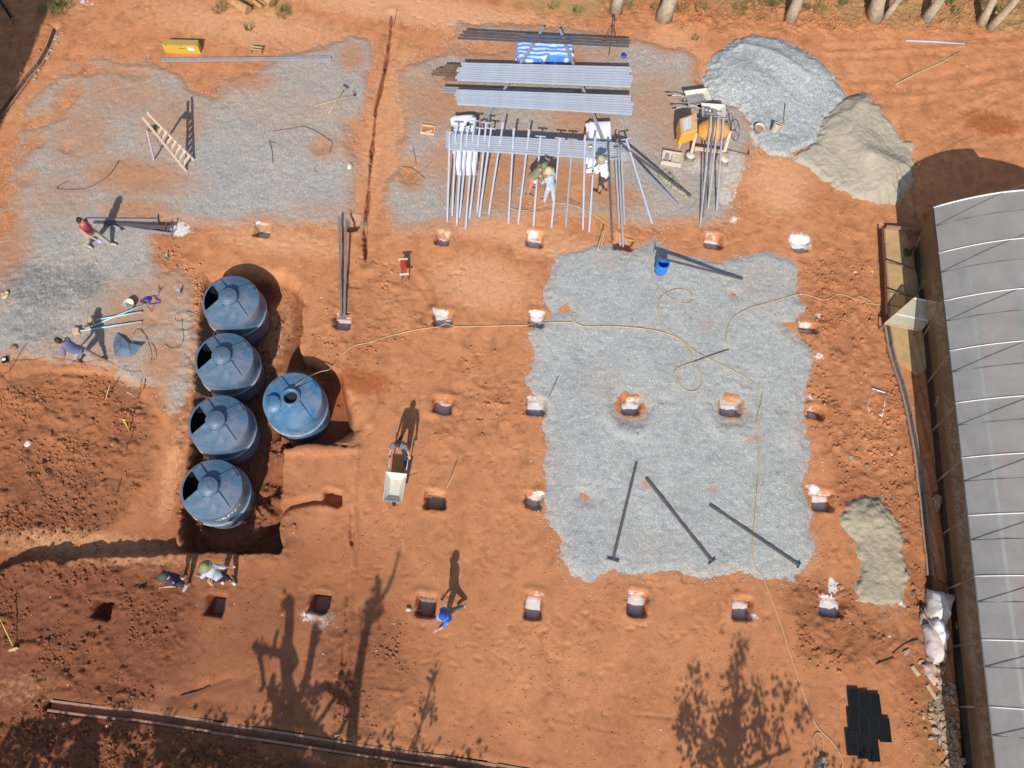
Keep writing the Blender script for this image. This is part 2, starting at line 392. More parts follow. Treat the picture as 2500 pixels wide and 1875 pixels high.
ST = .045
_in_x = np.arange(-21.2, 19.2, ST); _in_y = np.arange(-4.8, 28.6, ST)
def _ring(n, L): return np.cumsum(ST*1.35**np.arange(1, n))[:0] if n < 1 else np.array([ST*sum(1.32**k for k in range(1, j+1)) for j in range(1, n+1)])
_rg = _ring(29, 0)
xs = np.concatenate([_in_x[0]-_rg[::-1], _in_x, _in_x[-1]+_rg]); ys = np.concatenate([_in_y[0]-_rg[::-1], _in_y, _in_y[-1]+_rg])
X, Y = np.meshgrid(xs, ys, indexing='ij')

PIT = [(497,668),(560,655),(640,650),(700,656),(735,690),(742,740),(733,845),(745,872),(800,893),(832,912),(850,940),(880,985),(900,1035),(905,1052),(868,1087),(722,1087),(692,1095),(690,1150),(687,1270),(686,1350),(560,1351),(430,1347),(437,1240),(462,1080),(474,950),(482,820),(490,740)]
LOW = [(-60,900),(300,905),(380,985),(425,1040),(440,1180),(434,1346),(300,1352),(200,1364),(150,1374),(110,1367),(60,1370),(-60,1415)]
HOLES = [ # u, v, w, h (m), depth, lime, concrete: 0 none 1 grey 2 lime
 (640,562,.46,.42,.34,.7,2,'round hole with chalky rim below the left gravel bed'),(862,548,.40,.42,.40,.1,0,'hole beside the tops of the two long dark posts'),(1080,583,.50,.40,.34,.65,2,'hole below the left end of the leaning posts'),
 (1306,585,.58,.44,.36,.8,2,'wide pink rimmed hole below the two crouching men'),(1521,594,.60,.42,.42,.35,0,'hole that the upright post bundle stands in'),(1742,588,.60,.46,.34,.75,2,'hole below the posts of the concrete mixer'),
 (1955,598,.50,.44,.26,1.0,2,'white overflowing hole near the sand heap'),(835,783,.52,.42,.36,.5,2,'hole holding the feet of the two long dark posts'),(1081,778,.54,.42,.30,.95,2,'hole with white rim just above the tan hose'),
 (1310,780,.54,.46,.28,.9,2,'white hole that the tan hose crosses'),(1975,800,.60,.24,.30,.8,2,'narrow slanting hole on the right edge of the square gravel bed'),(1080,988,.54,.46,.34,.8,2,'square hole right of the wheelbarrow man and his shadow'),
 (1309,992,.50,.42,.24,.9,2,'white hole with a stick on the left gravel edge'),(1540,992,.56,.46,.24,.9,2,'white hole ringed with soil inside the gravel, left one'),(1784,994,.56,.44,.26,.7,2,'white hole ringed with soil inside the gravel, right one'),
 (1990,1008,.52,.34,.36,.5,2,'dark hole with little lime near the right gravel edge'),(812,1216,.55,.34,.36,0,0,'bare earth hole with a curved trench, right of the tank pit'),(1063,1220,.66,.46,.38,.65,1,'dark hole with a bamboo stick, right of the wheelbarrow'),
 (1304,1222,.54,.46,.26,.85,2,'white hole left of the three loose posts on gravel'),(2010,1222,.54,.44,.30,.95,2,'white hole beside the small sand heap'),(250,1487,.50,.42,.45,0,0,'bare dark earth hole, leftmost of the bottom row'),
 (524,1476,.56,.56,.48,.25,1,'deep dark hole below the two men at the pit'),(779,1472,.52,.50,.48,.4,1,'deep dark hole with grey spill at its corner'),(1040,1478,.54,.50,.46,.35,1,'deep dark hole with a spoon shovel across it'),
 (1304,1480,.52,.60,.30,.6,2,'round grey white hole below the square gravel bed, left'),(1557,1474,.54,.52,.28,.8,2,'grey white hole below the square gravel bed, middle'),(1813,1486,.54,.54,.30,.65,2,'grey white hole below the square gravel bed, right'),(2030,1482,.62,.48,.28,1.0,2,'white heaped hole below the small sand heap')]
HOLES = [(u, v, w*_hr.uniform(.9,1.12), h*_hr.uniform(.9,1.12), d*_hr.uniform(.85,1.2), lm*_hr.uniform(.6,1.1), c, t_) for _hr in [random.Random(77)] for (u, v, w, h, d, lm, c, t_) in HOLES]
DRAIN_B = W2([(120,1722),(168,1730),(310,1744),(450,1764),(590,1786),(730,1807),(868,1830),(1000,1850),(1130,1866),(1240,1884),(1340,1902)])
DRAIN_R = W2([(2152,556),(2158,660),(2163,780),(2176,860),(2192,905),(2208,960),(2222,1020),(2235,1090),(2247,1180),(2257,1270),(2266,1350),(2273,1430)])
DRAIN_L = W2([(135,72),(118,118),(100,152),(68,188),(30,240),(-15,300)])
TRENCH = W2([(957,40),(948,120),(938,180),(926,232),(918,260),(913,330),(908,372),(902,430),(898,490),(893,545),(890,590),(893,640)])
RIDGE = W2([(870,1095),(862,1150),(860,1230),(858,1310),(862,1350),(860,1400),(850,1450),(845,1530),(838,1640)])
TRACKS = [W2(p) for p in ([(2020,118),(2250,108),(2520,84)],[(2030,140),(2250,134),(2520,112)],[(2060,196),(2300,188),(2520,142)],[(2080,225),(2300,218),(2520,176)],[(2100,262),(2280,246),(2400,200),(2520,168)],[(2250,330),(2350,272),(2520,206)],[(2290,345),(2380,290),(2520,240)],[(2360,372),(2520,318)],[(900,1180),(960,1300),(1010,1390)],[(1060,940),(1160,960),(1240,900)],[(1130,1050),(1180,1090),(1230,1180)],[(990,1010),(1060,1030),(1120,1090)],[(150,1640),(420,1700),(600,1650)])]

ROUGH = [([(-40,885),(290,905),(375,985),(365,1130),(290,1250),(180,1300),(-40,1310)],1.0),([(-40,1385),(430,1360),(480,1470),(450,1640),(300,1735),(-40,1700)],.9),([(-40,1722),(160,1740),(600,1810),(900,1860),(1300,1925),(-40,1950)],1.0),
 ([(800,1500),(1000,1540),(1000,1720),(930,1820),(790,1800),(770,1640)],.55),([(1935,1400),(2075,1440),(2160,1490),(2200,1560),(2170,1620),(2060,1625),(1960,1580),(1925,1490)],.8),([(1950,640),(2145,600),(2160,800),(2220,1010),(2250,1200),(2230,1420),(2060,1230),(1990,1050),(1975,900)],.62),
 ([(1450,-20),(2540,-20),(2540,78),(2000,80),(1600,60),(1450,50)],1.0),([(425,690),(490,690),(480,900),(465,1080),(440,1200),(430,1300),(395,1200),(440,900)],.9),([(600,1290),(690,1160),(700,1350),(500,1356),(430,1330)],.4),([(850,640),(1020,660),(1090,740),(1080,800),(900,880),(790,860),(740,880)],.45),([(1130,830),(1290,880),(1300,980),(1200,1090),(1080,1060)],.35),
 ([(330,560),(470,560),(470,660),(390,690)],.5),([(-30,-30),(120,-30),(150,60),(90,160),(60,250),(-30,330)],.4),([(480,-20),(720,-20),(690,30),(520,40)],.6),([(1960,420),(2140,560),(2150,700),(1990,640),(1950,520)],.3),([(2190,1380),(2300,1380),(2330,1900),(2240,1900)],.7)]
rough = np.zeros(X.shape)
for pl, val in ROUGH: rough = np.maximum(rough, val*sstep(-.35, .45, sdf(W2(pl), X, Y)+.5*fbm(X, Y, 1.1, 3, 2)))
wig = fbm(X, Y, 1.6, 4, 1)
Z = .05*fbm(X, Y, .22, 3, 3) + .016*fbm(X, Y, 1.3, 4, 0) + .012*fbm(X, Y, 5.5, 3, 2)*(.4+rough)
cl = fbm(X, Y, 3.2, 5, 4, .62)
Z += rough*(.06*cl + .13*np.clip(cl-.10, 0, 1)**1.2 - .07*np.clip(.5-np.abs(cl)*6, 0, .5) + .045*np.abs(fbm(X, Y, 8.5, 2, 1)) - .05*np.clip(fbm(X, Y, 5.0, 3, 3)-.22, 0, 1))
Z -= .07*np.clip(fbm(X, Y, 4.6, 3, 5)-.30, 0, 1)+.05*np.clip(fbm(X*.5+Y*.2, Y, 8.0, 2, 3)-.34, 0, 1)
# tyre and rake tracks
for tr in TRACKS:
    d, s = pline(tr, X, Y); e = np.exp(-(d/.14)**2); Z += 1.5*e*(-.009+.006*np.sin(s*2*math.pi/.17+d*9)*(.4+cl)+.012*cl)+.007*np.exp(-((d-.24)/.07)**2)*(1+2*cl)
# footprints
_fp = random.Random(21)
for path in ([(860,1010),(930,950),(1050,900),(1200,850)],[(1000,1150),(1120,1120),(1280,1080)],[(1100,1440),(1180,1350),(1240,1240),(1260,1050)],[(700,1440),(900,1400),(1050,1390)],[(560,590),(740,600),(940,640),(1160,660)],[(1250,640),(1450,590),(1700,570)],[(1980,640),(2060,760),(2080,900),(2130,1050),(2150,1180)],[(1960,1300),(2080,1180),(2110,1060),(2100,850)],[(1700,600),(1850,560),(1980,450)],[(380,1440),(620,1420),(780,1400)],[(1150,1560),(1400,1520),(1640,1540),(1900,1500)],[(900,1640),(1100,1600),(1300,1610)],[(1000,60),(1300,40),(1700,60),(2000,80)],[(1960,120),(2200,300),(2330,330)],[(2020,1560),(2150,1640),(2200,1780)],[(120,1000),(250,1150),(380,1250)]):
    L_ = [Vector((*p, 0)) for p in W2(path)]
    for a, b in zip(L_, L_[1:]):
        d_ = (b-a); nst = int(d_.length/.36); u_ = d_.normalized(); sd_ = Vector((-u_.y, u_.x, 0))
        for k in range(nst):
            c = a+d_*(k/nst)+sd_*(.11 if k % 2 else -.11)+Vector((_fp.gauss(0,.09), _fp.gauss(0,.09), 0)); ang = math.atan2(u_.y, u_.x)+_fp.gauss(0,.35)
            i0, i1 = np.searchsorted(xs, [c.x-.3, c.x+.3]); j0, j1 = np.searchsorted(ys, [c.y-.3, c.y+.3]); x, y = X[i0:i1,j0:j1]-c.x, Y[i0:i1,j0:j1]-c.y
            p_, q_ = x*math.cos(ang)+y*math.sin(ang), -x*math.sin(ang)+y*math.cos(ang); r = np.sqrt((p_/.15)**2+(q_/.06)**2); Z[i0:i1,j0:j1] += _fp.uniform(.6,1.4)*(-.020*np.exp(-r**3)+.008*np.exp(-((r-1.35)/.3)**2))
# excavated low ground on the left, its steep bank to the south
d_low = sdf(W2(LOW), X, Y) + .14*wig
c0, c1 = G(200, 930).y, G(200, 1330).y
low = sstep(-.06, .16, d_low)*(.10+.36*sstep(c0, c1, Y)); Z -= low
# tank pit
d_pit = sdf(W2(PIT), X, Y) + .10*wig + .05*cl
slope_n = G(600, 655).y
wallw = .16 + .75*sstep(slope_n-1.0, slope_n+.1, Y)*(X < G(735,700).x+.4) + .9*sstep(G(800,1000).x, G(870,1000).x, X)*(Y > G(800,1080).y)
PIT_D = .97
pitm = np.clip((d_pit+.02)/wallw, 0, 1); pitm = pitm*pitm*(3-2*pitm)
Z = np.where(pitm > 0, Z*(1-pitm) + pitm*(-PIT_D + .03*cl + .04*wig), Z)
# soil slumped along the west wall and in the south-east corner
sl1, _ = pline(W2([(470,760),(458,960),(432,1200)]), X, Y); Z += pitm*.30*np.exp(-(sl1/.30)**2)*(1+cl)
for (u, v, r, h) in ((655,1235,.5,.30),(610,1300,.35,.22),(690,1120,.35,.35),(700,1085,.4,.5),(500,1300,.4,.25)):
    c = G(u, v, -.6); Z += pitm*h*np.exp(-((X-c.x)**2+(Y-c.y)**2)/r**2)*(1+1.2*cl)
# lips and small banks
d, s = pline(W2([(0,1395),(60,1374),(150,1380),(300,1356),(432,1351),(560,1357),(690,1357)]), X, Y); Z += .07*np.exp(-(d/.3)**2)*(1+cl)*(pitm < .02)*(low < .02)
# wheel-cut trench down the middle and the ridge line below it
d, s = pline(TRENCH, X, Y); dd = d+.06*wig+.03*cl
Z -= .26*sstep(.06, .015, dd+.05*np.clip(vn(X, Y, 1.4, 2)+.1, 0, 1))*sstep(0, 1.0, s); Z += .045*np.exp(-((d-.32)/.16)**2)
d, s = pline(RIDGE, X, Y); brk = np.clip(vn(X, Y, 2.4, 1)*3+.55, 0, 1); Z -= .12*sstep(.07, .015, np.abs(d+.10*wig))*brk; Z += .07*np.exp(-(np.abs(d-.06+.10*wig)/.09)**2)*(.4+np.clip(vn(X, Y, 1.9, 3)+.4, 0, 1.2))
for pl, dep, w in (([(640,1290),(700,1235),(760,1222),(812,1222)],-.22,.10),([(905,1035),(930,990)],.06,.1),([(720,1100),(868,1098)],.07,.14),([(1000,640),(1050,700),(1060,760)],.04,.12),([(735,700),(738,840)],.04,.1),([(420,1700),(505,1675),(560,1655)],-.03,.05),([(1550,1745),(1640,1752)],-.03,.04),([(1240,1730),(1520,1790)],-.012,.03),([(1640,1630),(1636,1745)],-.015,.03),([(1535,1755),(1535,1870)],-.02,.04),([(1107,1640),(1100,1790)],-.012,.03)):
    d, s = pline(W2(pl), X, Y); Z += dep*np.exp(-((d+.04*wig)/w)**2)
# drains
for pl, w, dep in ((DRAIN_B, .145, .30), (DRAIN_R, .11, .26), (DRAIN_L, .12, .2)):
    d, s = pline(pl, X, Y); Z = np.where(d < w, np.minimum(Z, -dep), Z)
    Z += .03*np.exp(-((d-w-.18)/.12)**2)*(d > w)
# dug-out strip along the greenhouse
gh = [(2266,520),(2278,760),(2284,1000),(2300,1200),(2324,1400),(2362,1880),(2480,1880),(2440,1400),(2400,1000),(2330,520)]
d_gh = sdf(W2(gh), X, Y); Z -= .30*sstep(-.15, .08, d_gh+.05*wig)
# post holes
for (u, v, w, h, dep, lm, ck, _t) in HOLES:
    c = G(u, v); r = 1.0; m = (abs(X-c.x) < r) & (abs(Y-c.y) < r); x = X[m]-c.x; y = Y[m]-c.y
    h = h+.06; rc = .07; qx = np.abs(x)-w/2+rc; qy = np.abs(y)-h/2+rc
    d = np.sqrt(np.clip(qx,0,9)**2+np.clip(qy,0,9)**2)+np.minimum(np.maximum(qx,qy),0)-rc+.05*wig[m]+.04*cl[m]
    dep = dep*1.2; zc = Z[m]; Z[m] = zc*(1-sstep(.035,-.03,d)) - dep*sstep(.035,-.03,d) + .025*np.exp(-((d-.12)/.09)**2)*(1+cl[m])
Zi = np.ascontiguousarray(Z)
def gz(x, y, A=None):
    A = Zi if A is None else A
    i = min(max(int(np.searchsorted(xs, x))-1, 0), len(xs)-2); j = min(max(int(np.searchsorted(ys, y))-1, 0), len(ys)-2)
    a = (x-xs[i])/(xs[i+1]-xs[i]); b = (y-ys[j])/(ys[j+1]-ys[j])
    return float((A[i,j]*(1-a)+A[i+1,j]*a)*(1-b)+(A[i,j+1]*(1-a)+A[i+1,j+1]*a)*b)

# soil masks; the dark tone also carries painted vignette and shade
damp_shade = .23*np.ones(X.shape) + .17*sstep(G(1250,700).y, G(1250,1900).y, Y) - .22*sstep(G(1250,600).y, G(1250,150).y, Y)*(X > -99)  # painted vignette: darker towards the bottom, lighter towards the top
damp_shade += .22*sstep(-1, -9, X)*sstep(G(400,700).y, G(400,1500).y, Y)
damp_shade = damp_shade + .24*rough*(Y < G(0,880).y) + .06*rough*(X > 8)
damp_shade = damp_shade + .28*sstep(1, -4, X)*sstep(5.5, 1.0, Y); damp_shade = np.maximum(damp_shade, 1.15*sstep(.1, .8, pitm)); damp_shade = np.maximum(damp_shade, .55*sstep(.02, .3, d_gh+.2))  # darker vignette corner bottom left; pit shade painted into the soil colour
d, s = pline(DRAIN_B, X, Y); damp_shade = np.maximum(damp_shade, .62*sstep(.9, .1, d))
dry = blobs([(680,590,2.2,.5,.7),(1180,690,1.6,1.0,.75),(1200,560,3,.5,.7),(1050,30,5,.7,.85),(600,60,4,.9,.7),(1900,450,1.2,1.3,.8),(1350,600,1.6,.5,.7),(1480,1640,4,2.2,.30),(200,1330,3,.5,.7),(660,780,.5,1.5,.6),(640,1200,1.0,1.4,.25),(720,900,.8,.3,.7),(420,1130,.35,1.8,.6),(1060,1560,1.4,1.6,.25),(950,300,1.0,3.5,.6),(60,1680,1.0,.5,.45),(1240,1180,1.0,.6,.3),(1650,90,1.2,.8,.6)], X, Y)
lime = np.zeros(X.shape)
for (u, v, w, h, dep, lm, ck, _t) in HOLES:
    if lm > 0:
        c = G(u, v); m = (abs(X-c.x) < 1) & (abs(Y-c.y) < 1)
        x, y = X[m]-c.x, Y[m]-c.y; k = RND.uniform(-.2, .22); dh = np.maximum(np.abs(x)-w/2, np.abs(y)-h/2-.03)
        q = np.sqrt(((x-k)/(w*.62))**2+((y-h*.5-.04)/(h*.36))**2)
        lime[m] = np.maximum(lime[m], (.15+.55*lm)*sstep(1.35, .6, q)*(1-.62*sstep(.0, .13, dh)))
lime = np.maximum(lime, blobs([(1952,590,.34,.32,1.0),(440,560,.30,.26,.85),(2140,965,.05,.3,.0),(2032,1435,.10,.28,1.0),(2045,1432,.16,.1,.9),(755,1500,.25,.25,.55),(790,1518,.22,.2,.5),(1985,1195,.22,.2,.7),(1780,470,.25,.5,.7),(1790,535,.2,.2,.6),(2000,870,.2,.15,.6),(1980,970,.3,.12,.5),(1310,950,.2,.15,.6),(2000,770,.2,.1,.6),(210,8,.5,.15,.5),(1840,1505,.15,.1,.6)], X, Y))
spill = blobs([(790,1515,.5,.35,.5),(1200,150,1.2,.5,.35),(1120,60,.5,.2,.6),(905,20,.4,.2,.45),(2170,1500,.7,.5,.4),(1985,1300,.3,.3,.4),(1020,720,.3,.5,.3),(430,1160,.2,.5,.3)], X, Y)
litter = sstep(G(1600,46).y, G(1600,-20).y, Y-.06*(X-4)+.5*wig)*(X > 2)*.8
litter = np.maximum(litter, blobs([(1400,10,2.4,.7,.75),(600,5,1.6,.5,.7),(160,20,.7,.3,.6),(2280,1800,.7,1.6,.5)], X, Y))
wet = blobs([(880,930,1.1,.45,.75),(820,960,.5,.35,.7),(2420,300,1.2,.55,.75),(940,1250,.35,1.2,.35),(930,1500,.5,.6,.5)], X, Y)

d, s = pline(TRENCH, X, Y); slot = sstep(.085, .03, d+.05*wig); damp_shade = np.maximum(damp_shade, 1.25*slot); dry = dry*(1-slot)  # shade inside the trench slot painted into the soil colour
me = bpy.data.meshes.new('ground'); nx, ny = X.shape
co = np.stack([X, Y, Z], -1).reshape(-1, 3).astype(np.float32)
idx = np.arange(nx*ny).reshape(nx, ny)
q = np.stack([idx[:-1,:-1], idx[1:,:-1], idx[1:,1:], idx[:-1,1:]], -1).reshape(-1, 4)
def raw_mesh(name, co, q, m, attrs):
    me = bpy.data.meshes.new(name); me.vertices.add(len(co)); me.vertices.foreach_set('co', co.astype(np.float32).ravel())
    me.loops.add(q.size); me.loops.foreach_set('vertex_index', q.astype(np.int32).ravel())
    me.polygons.add(len(q)); me.polygons.foreach_set('loop_start', np.arange(0, q.size, 4, dtype=np.int32)); me.polygons.foreach_set('loop_total', np.full(len(q), 4, np.int32))
    me.polygons.foreach_set('use_smooth', np.ones(len(q), bool)); me.update(calc_edges=True); me.materials.append(m)
    for k, a in attrs.items():
        at = me.attributes.new(k, 'FLOAT', 'POINT'); at.data.foreach_set('value', a.astype(np.float32).ravel())
    me.validate(); return me
ground = bpy.data.objects.new('ground', raw_mesh('ground', co, q, M_soil, dict(damp_shade=damp_shade, dry=dry, lime=lime, spill=spill, litter=litter, wet=wet, rough=rough)))
COL.objects.link(ground); tag(ground, None, None, None, 'structure')

# ------------------------------------------------------------------ gravel beds: thin sheets that run out under the soil
def sheet(name, poly, cut, label, m, dust, limeb=(), churn=(), thick=.05, edge=.22, lift=None, base_dust=0.0, edge_dust=.5, relief=.012):
    P = np.array(W2(poly)); pad = .5
    i0, i1 = np.searchsorted(xs, P[:,0].min()-pad), np.searchsorted(xs, P[:,0].max()+pad); j0, j1 = np.searchsorted(ys, P[:,1].min()-pad), np.searchsorted(ys, P[:,1].max()+pad)
    x, y, z = X[i0:i1,j0:j1], Y[i0:i1,j0:j1], Zi[i0:i1,j0:j1]
    d = sdf(P, x, y) + .16*fbm(x, y, 1.3, 4, 3) + .10*fbm(x, y, 7.0, 3, 1)
    for u, v, a, b, ang in cut:
        c = G(u, v); ca, sa = math.cos(math.radians(ang)), math.sin(math.radians(ang)); dx, dy = x-c.x, y-c.y
        rr = np.sqrt(((dx*ca+dy*sa)/a)**2+((-dx*sa+dy*ca)/b)**2)
        d = np.minimum(d, (rr-1)*min(a, b)+.14*fbm(x, y, 2.2, 4, 2)+.05*fbm(x, y, 9, 2, 4))
    t = np.clip(d*edge, -.08, thick)
    if lift is not None: t = t + lift(x, y, d)
    zz = z*.8 + t + relief*fbm(x, y, 2.4, 4, 5) + relief*1.4*fbm(x, y, 10, 2, 2)
    du = blobs(dust, x, y) if dust else np.zeros(x.shape)
    du = np.maximum(du, edge_dust*sstep(.55, .0, d+.2*fbm(x, y, .9, 2, 2)))+base_dust; ch = blobs(churn, x, y) if churn else np.zeros(x.shape)
    zz = zz + ch*(.05*fbm(x, y, 3.3, 4, 1)+.03*fbm(x, y, 9, 2, 0))
    li = blobs(limeb, x, y) if len(limeb) else np.zeros(x.shape)
    keep = (d > -.3); kk = keep[:-1,:-1]|keep[1:,:-1]|keep[1:,1:]|keep[:-1,1:]
    n1, n2 = x.shape; ii = np.arange(n1*n2).reshape(n1, n2)
    qq = np.stack([ii[:-1,:-1], ii[1:,:-1], ii[1:,1:], ii[:-1,1:]], -1)[kk].reshape(-1, 4)
    used = np.unique(qq); remap = np.full(n1*n2, -1); remap[used] = np.arange(len(used))
    co = np.stack([x, y, zz], -1).reshape(-1, 3)[used]
    me = raw_mesh(name, co, remap[qq], m, dict(dust=du.ravel()[used], lime=li.ravel()[used], churn=ch.ravel()[used]))
    o = bpy.data.objects.new(name, me); COL.objects.link(o)
    SHEETS.append((i0, j0, x.shape, zz, d)); return o
SHEETS = []
def sz(x, y):
    "height of whatever lies on top at x, y: soil, gravel or a heap"
    z = gz(x, y)
    i = int(np.searchsorted(xs, x))-1; j = int(np.searchsorted(ys, y))-1
    for i0, j0, sh, zz, d in SHEETS:
        a, b = i-i0, j-j0
        if 0 <= a < sh[0]-1 and 0 <= b < sh[1]-1 and d[a,b] > -.3: z = max(z, float(zz[a,b]))
    return z
def P(u, v, h=0.0):
    "point h above the ground that shows at pixel u, v"
    p = G(u, v, h)
    for _ in range(4): p = G(u, v, sz(p.x, p.y)+h)
    return p
A_ = [(185,160),(250,143),(310,157),(370,152),(430,172),(470,205),(500,215),(540,190),(620,178),(690,128),(800,107),(868,88),(898,100),(912,140),(903,172),(905,215),(893,262),(866,310),(856,352),(874,380),(882,402),(870,432),(868,472),(872,512),(888,552),(830,560),(760,549),(700,555),(640,540),(580,556),(520,552),(470,556),(440,542),(400,536),(380,556),(372,590),(384,630),(400,662),(440,652),(466,672),(478,760),(486,830),(474,900),(468,950),(450,990),(420,1012),(400,985),(385,950),(340,935),(290,925),(280,905),(200,886),(100,884),(50,878),(-60,888),(-60,540),(12,500),(30,400),(46,320),(62,262),(112,212),(150,182)]
sheet('gravel_bed', A_, [(210,172,.62,.20,15),(165,240,.20,.62,-10),(95,295,.62,.26,25),(72,350,.14,.5,-8),(500,200,.75,.5,-20),(320,180,.25,.1,0),(100,345,.12,.12,0),(10,560,.22,.75,0),(15,468,.2,.2,0),(372,785,.10,.10,0),(168,360,.1,.1,0),(60,440,.12,.1,0),(905,330,.25,.5,0),(862,305,.12,.14,0),(786,360,.12,.08,0)], None, M_gravel,
  [(300,230,1.6,.9,.42),(420,300,1.0,1.2,.42),(330,430,1.6,.7,.55),(480,150,1.2,.6,.55),(560,190,1.4,.5,.6),(200,330,1.0,1.2,.45),(150,480,1.0,.9,.34),(350,520,1.2,.5,.5),(420,700,.7,.8,.45),(340,760,1.2,.9,.45),(400,880,.6,.8,.48),(860,140,.5,.6,.55),(700,250,2,1.5,.16),(230,860,1.5,.4,.3),(20,620,.6,1.2,.5),(800,520,1.0,.4,.25)],
  base_dust=.22, churn=[(110,700,1.5,1.0,.95),(210,690,.7,.7,1.0),(100,800,1.0,.6,.8),(120,640,1.6,.5,.5),(560,260,.35,.2,.7),(420,262,.12,.12,.7),(690,250,.4,.25,.35),(600,345,.25,.08,.5)])
tag(bpy.data.objects['gravel_bed'], 'large gravel bed left of the soil trench', None, None, 'stuff')
B_ = [(965,172),(1010,152),(1080,130),(1105,90),(1120,54),(1200,56),(1300,62),(1420,66),(1520,90),(1600,108),(1665,118),(1695,140),(1705,170),(1700,200),(1730,240),(1820,262),(1856,340),(1825,400),(1790,475),(1782,540),(1720,556),(1700,542),(1640,546),(1590,552),(1480,536),(1300,528),(1190,540),(1150,547),(1060,562),(1000,572),(958,556),(952,530),(933,492),(930,450),(945,430),(985,408),(973,380),(960,350),(985,330),(986,290),(975,240),(968,200)]
sheet('gravel_bed', B_, [(1170,115,.9,.3,0),(1330,130,.3,.25,0),(1080,70,.0001,.0001,0),(1000,420,.3,.35,30),(1300,500,.35,.18,0),(970,330,.2,.3,0),(1410,480,.2,.2,0)], None, M_gravel,
  [(1060,250,1.2,1.2,.45),(1200,480,1.2,.6,.48),(1380,450,1.2,.8,.6),(1300,130,2,.6,.6),(1600,250,.9,1.2,.32),(1650,330,1,.8,.30),(1100,400,.8,.8,.42),(1500,480,.8,.5,.52),(1250,420,1.0,.8,.5),(1420,300,1.0,.6,.4),(1480,130,.5,.4,.3)],
  limeb=[(1790,420,.6,1.0,.6),(1710,410,.8,.4,.55),(1845,330,.22,.5,.7),(1770,480,.4,.5,.6),(1580,420,.2,.4,.3),(1400,425,.3,.2,.4)], thick=.045, base_dust=.29)
tag(bpy.data.objects['gravel_bed.001'], 'gravel bed under the pipe stacks and mixer', None, None, 'stuff')
C_ = [(1330,712),(1345,680),(1368,625),(1400,610),(1440,600),(1470,535),(1500,532),(1490,600),(1530,622),(1562,606),(1602,586),(1625,604),(1662,625),(1720,637),(1770,636),(1822,628),(1872,612),(1930,626),(1946,652),(1940,690),(1942,732),(1962,746),(1945,780),(1915,790),(1960,832),(1982,862),(1972,902),(1962,942),(1966,1002),(1964,1052),(1976,1112),(1974,1150),(1960,1180),(1972,1232),(1970,1292),(1988,1332),(1986,1372),(1962,1402),(1930,1416),(1890,1412),(1850,1404),(1790,1398),(1722,1422),(1700,1420),(1660,1398),(1560,1402),(1500,1388),(1442,1422),(1402,1418),(1378,1390),(1368,1360),(1380,1322),(1348,1290),(1328,1260),(1332,1190),(1328,1150),(1342,1090),(1320,1042),(1330,1000),(1300,962),(1288,930),(1302,862),(1290,812),(1322,790),(1342,760)]
C_ = C_[:5]+C_[7:]
def ringlift(x, y, d):
    t = np.zeros(x.shape)
    for u, v in ((1540,1002),(1786,1004)):
        c = G(u, v); r = np.hypot(x-c.x, y-c.y); t += .06*np.exp(-((r-.72)/.22)**2)*(.5+.5*np.sign(c.y-y)*np.minimum(1, np.abs(c.y-y)))
    return t
sheet('gravel_bed', C_, [(1540,990,.50,.46,0),(1785,992,.46,.48,0),(1985,865,.1,.3,0),(1430,1215,.12,.07,0),(1380,755,.10,.1,0),(1795,720,.08,.06,0),(1910,1000,.0001,.0001,0)], None, M_gravel2,
  [(1480,640,.5,.4,.25),(1350,1120,.4,1.0,.2),(1850,700,.8,.8,.28),(1580,1180,.2,.15,.5),(1740,1195,.15,.12,.5),(1720,790,.3,.3,.35),(1840,1070,.4,.1,.5),(1590,1330,1.0,.3,.2),(1470,930,.6,.5,.25)],
  churn=[(1545,1050,.6,.25,.6),(1785,1060,.55,.25,.6),(1620,965,.2,.4,.4),(1560,900,.4,.3,.25)], lift=ringlift, thick=.055, base_dust=.0, edge_dust=.26)
tag(bpy.data.objects['gravel_bed.002'], 'square gravel bed with two soil ringed holes', None, None, 'stuff')

# heaps
def heap(name, poly, m, hfun, label, cat, relief, k=0):
    n = len(SHEETS)
    def lift(x, y, d): return hfun(x, y, d) + relief*np.clip(d*3, 0, 1)*(fbm(x, y, 1.8, 5, k, .6)+.6*np.abs(fbm(x, y, 4.0, 3, k+1)))
    o = sheet(name, poly, [], None, m, None, thick=.05, edge=.5, lift=lift, relief=.02)
    return tag(o, label, cat)
GP = [(1795,100),(1832,90),(1900,97),(1962,122),(2012,162),(2050,208),(2070,236),(2014,288),(1985,350),(1942,368),(1930,386),(1882,382),(1850,345),(1826,300),(1796,262),(1744,246),(1720,205),(1730,152),(1752,130)]
def gp_h(x, y, d):
    a, b = G(1905, 165), G(1820, 200); dd = np.clip(d, 0, 9)
    r1 = np.hypot((x-a.x)/1.9, (y-a.y)/1.15); r2 = np.hypot((x-b.x)/1.5, (y-b.y)/1.3)
    ridge, _ = pline(W2([(1745,165),(1775,130),(1810,122),(1860,140),(1915,172),(1960,200)]), x, y)
    return np.minimum(dd*.62, .08+.34*np.maximum(np.exp(-r1**2), .95*np.exp(-r2**2))) + .07*np.exp(-(ridge/.14)**2)*np.clip(d*3, 0, 1)
heap('gravel_heap', GP, M_pile, gp_h, 'big blue grey gravel heap beside the concrete mixer', 'gravel heap', .02, 2)
SP = [(2068,236),(2112,230),(2150,266),(2182,312),(2202,345),(2226,352),(2214,368),(2230,402),(2232,425),(2200,490),(2190,503),(2150,500),(2120,492),(2090,486),(2060,470),(2040,452),(2000,432),(1960,407),(1932,392),(1950,372),(1990,350),(2008,290)]
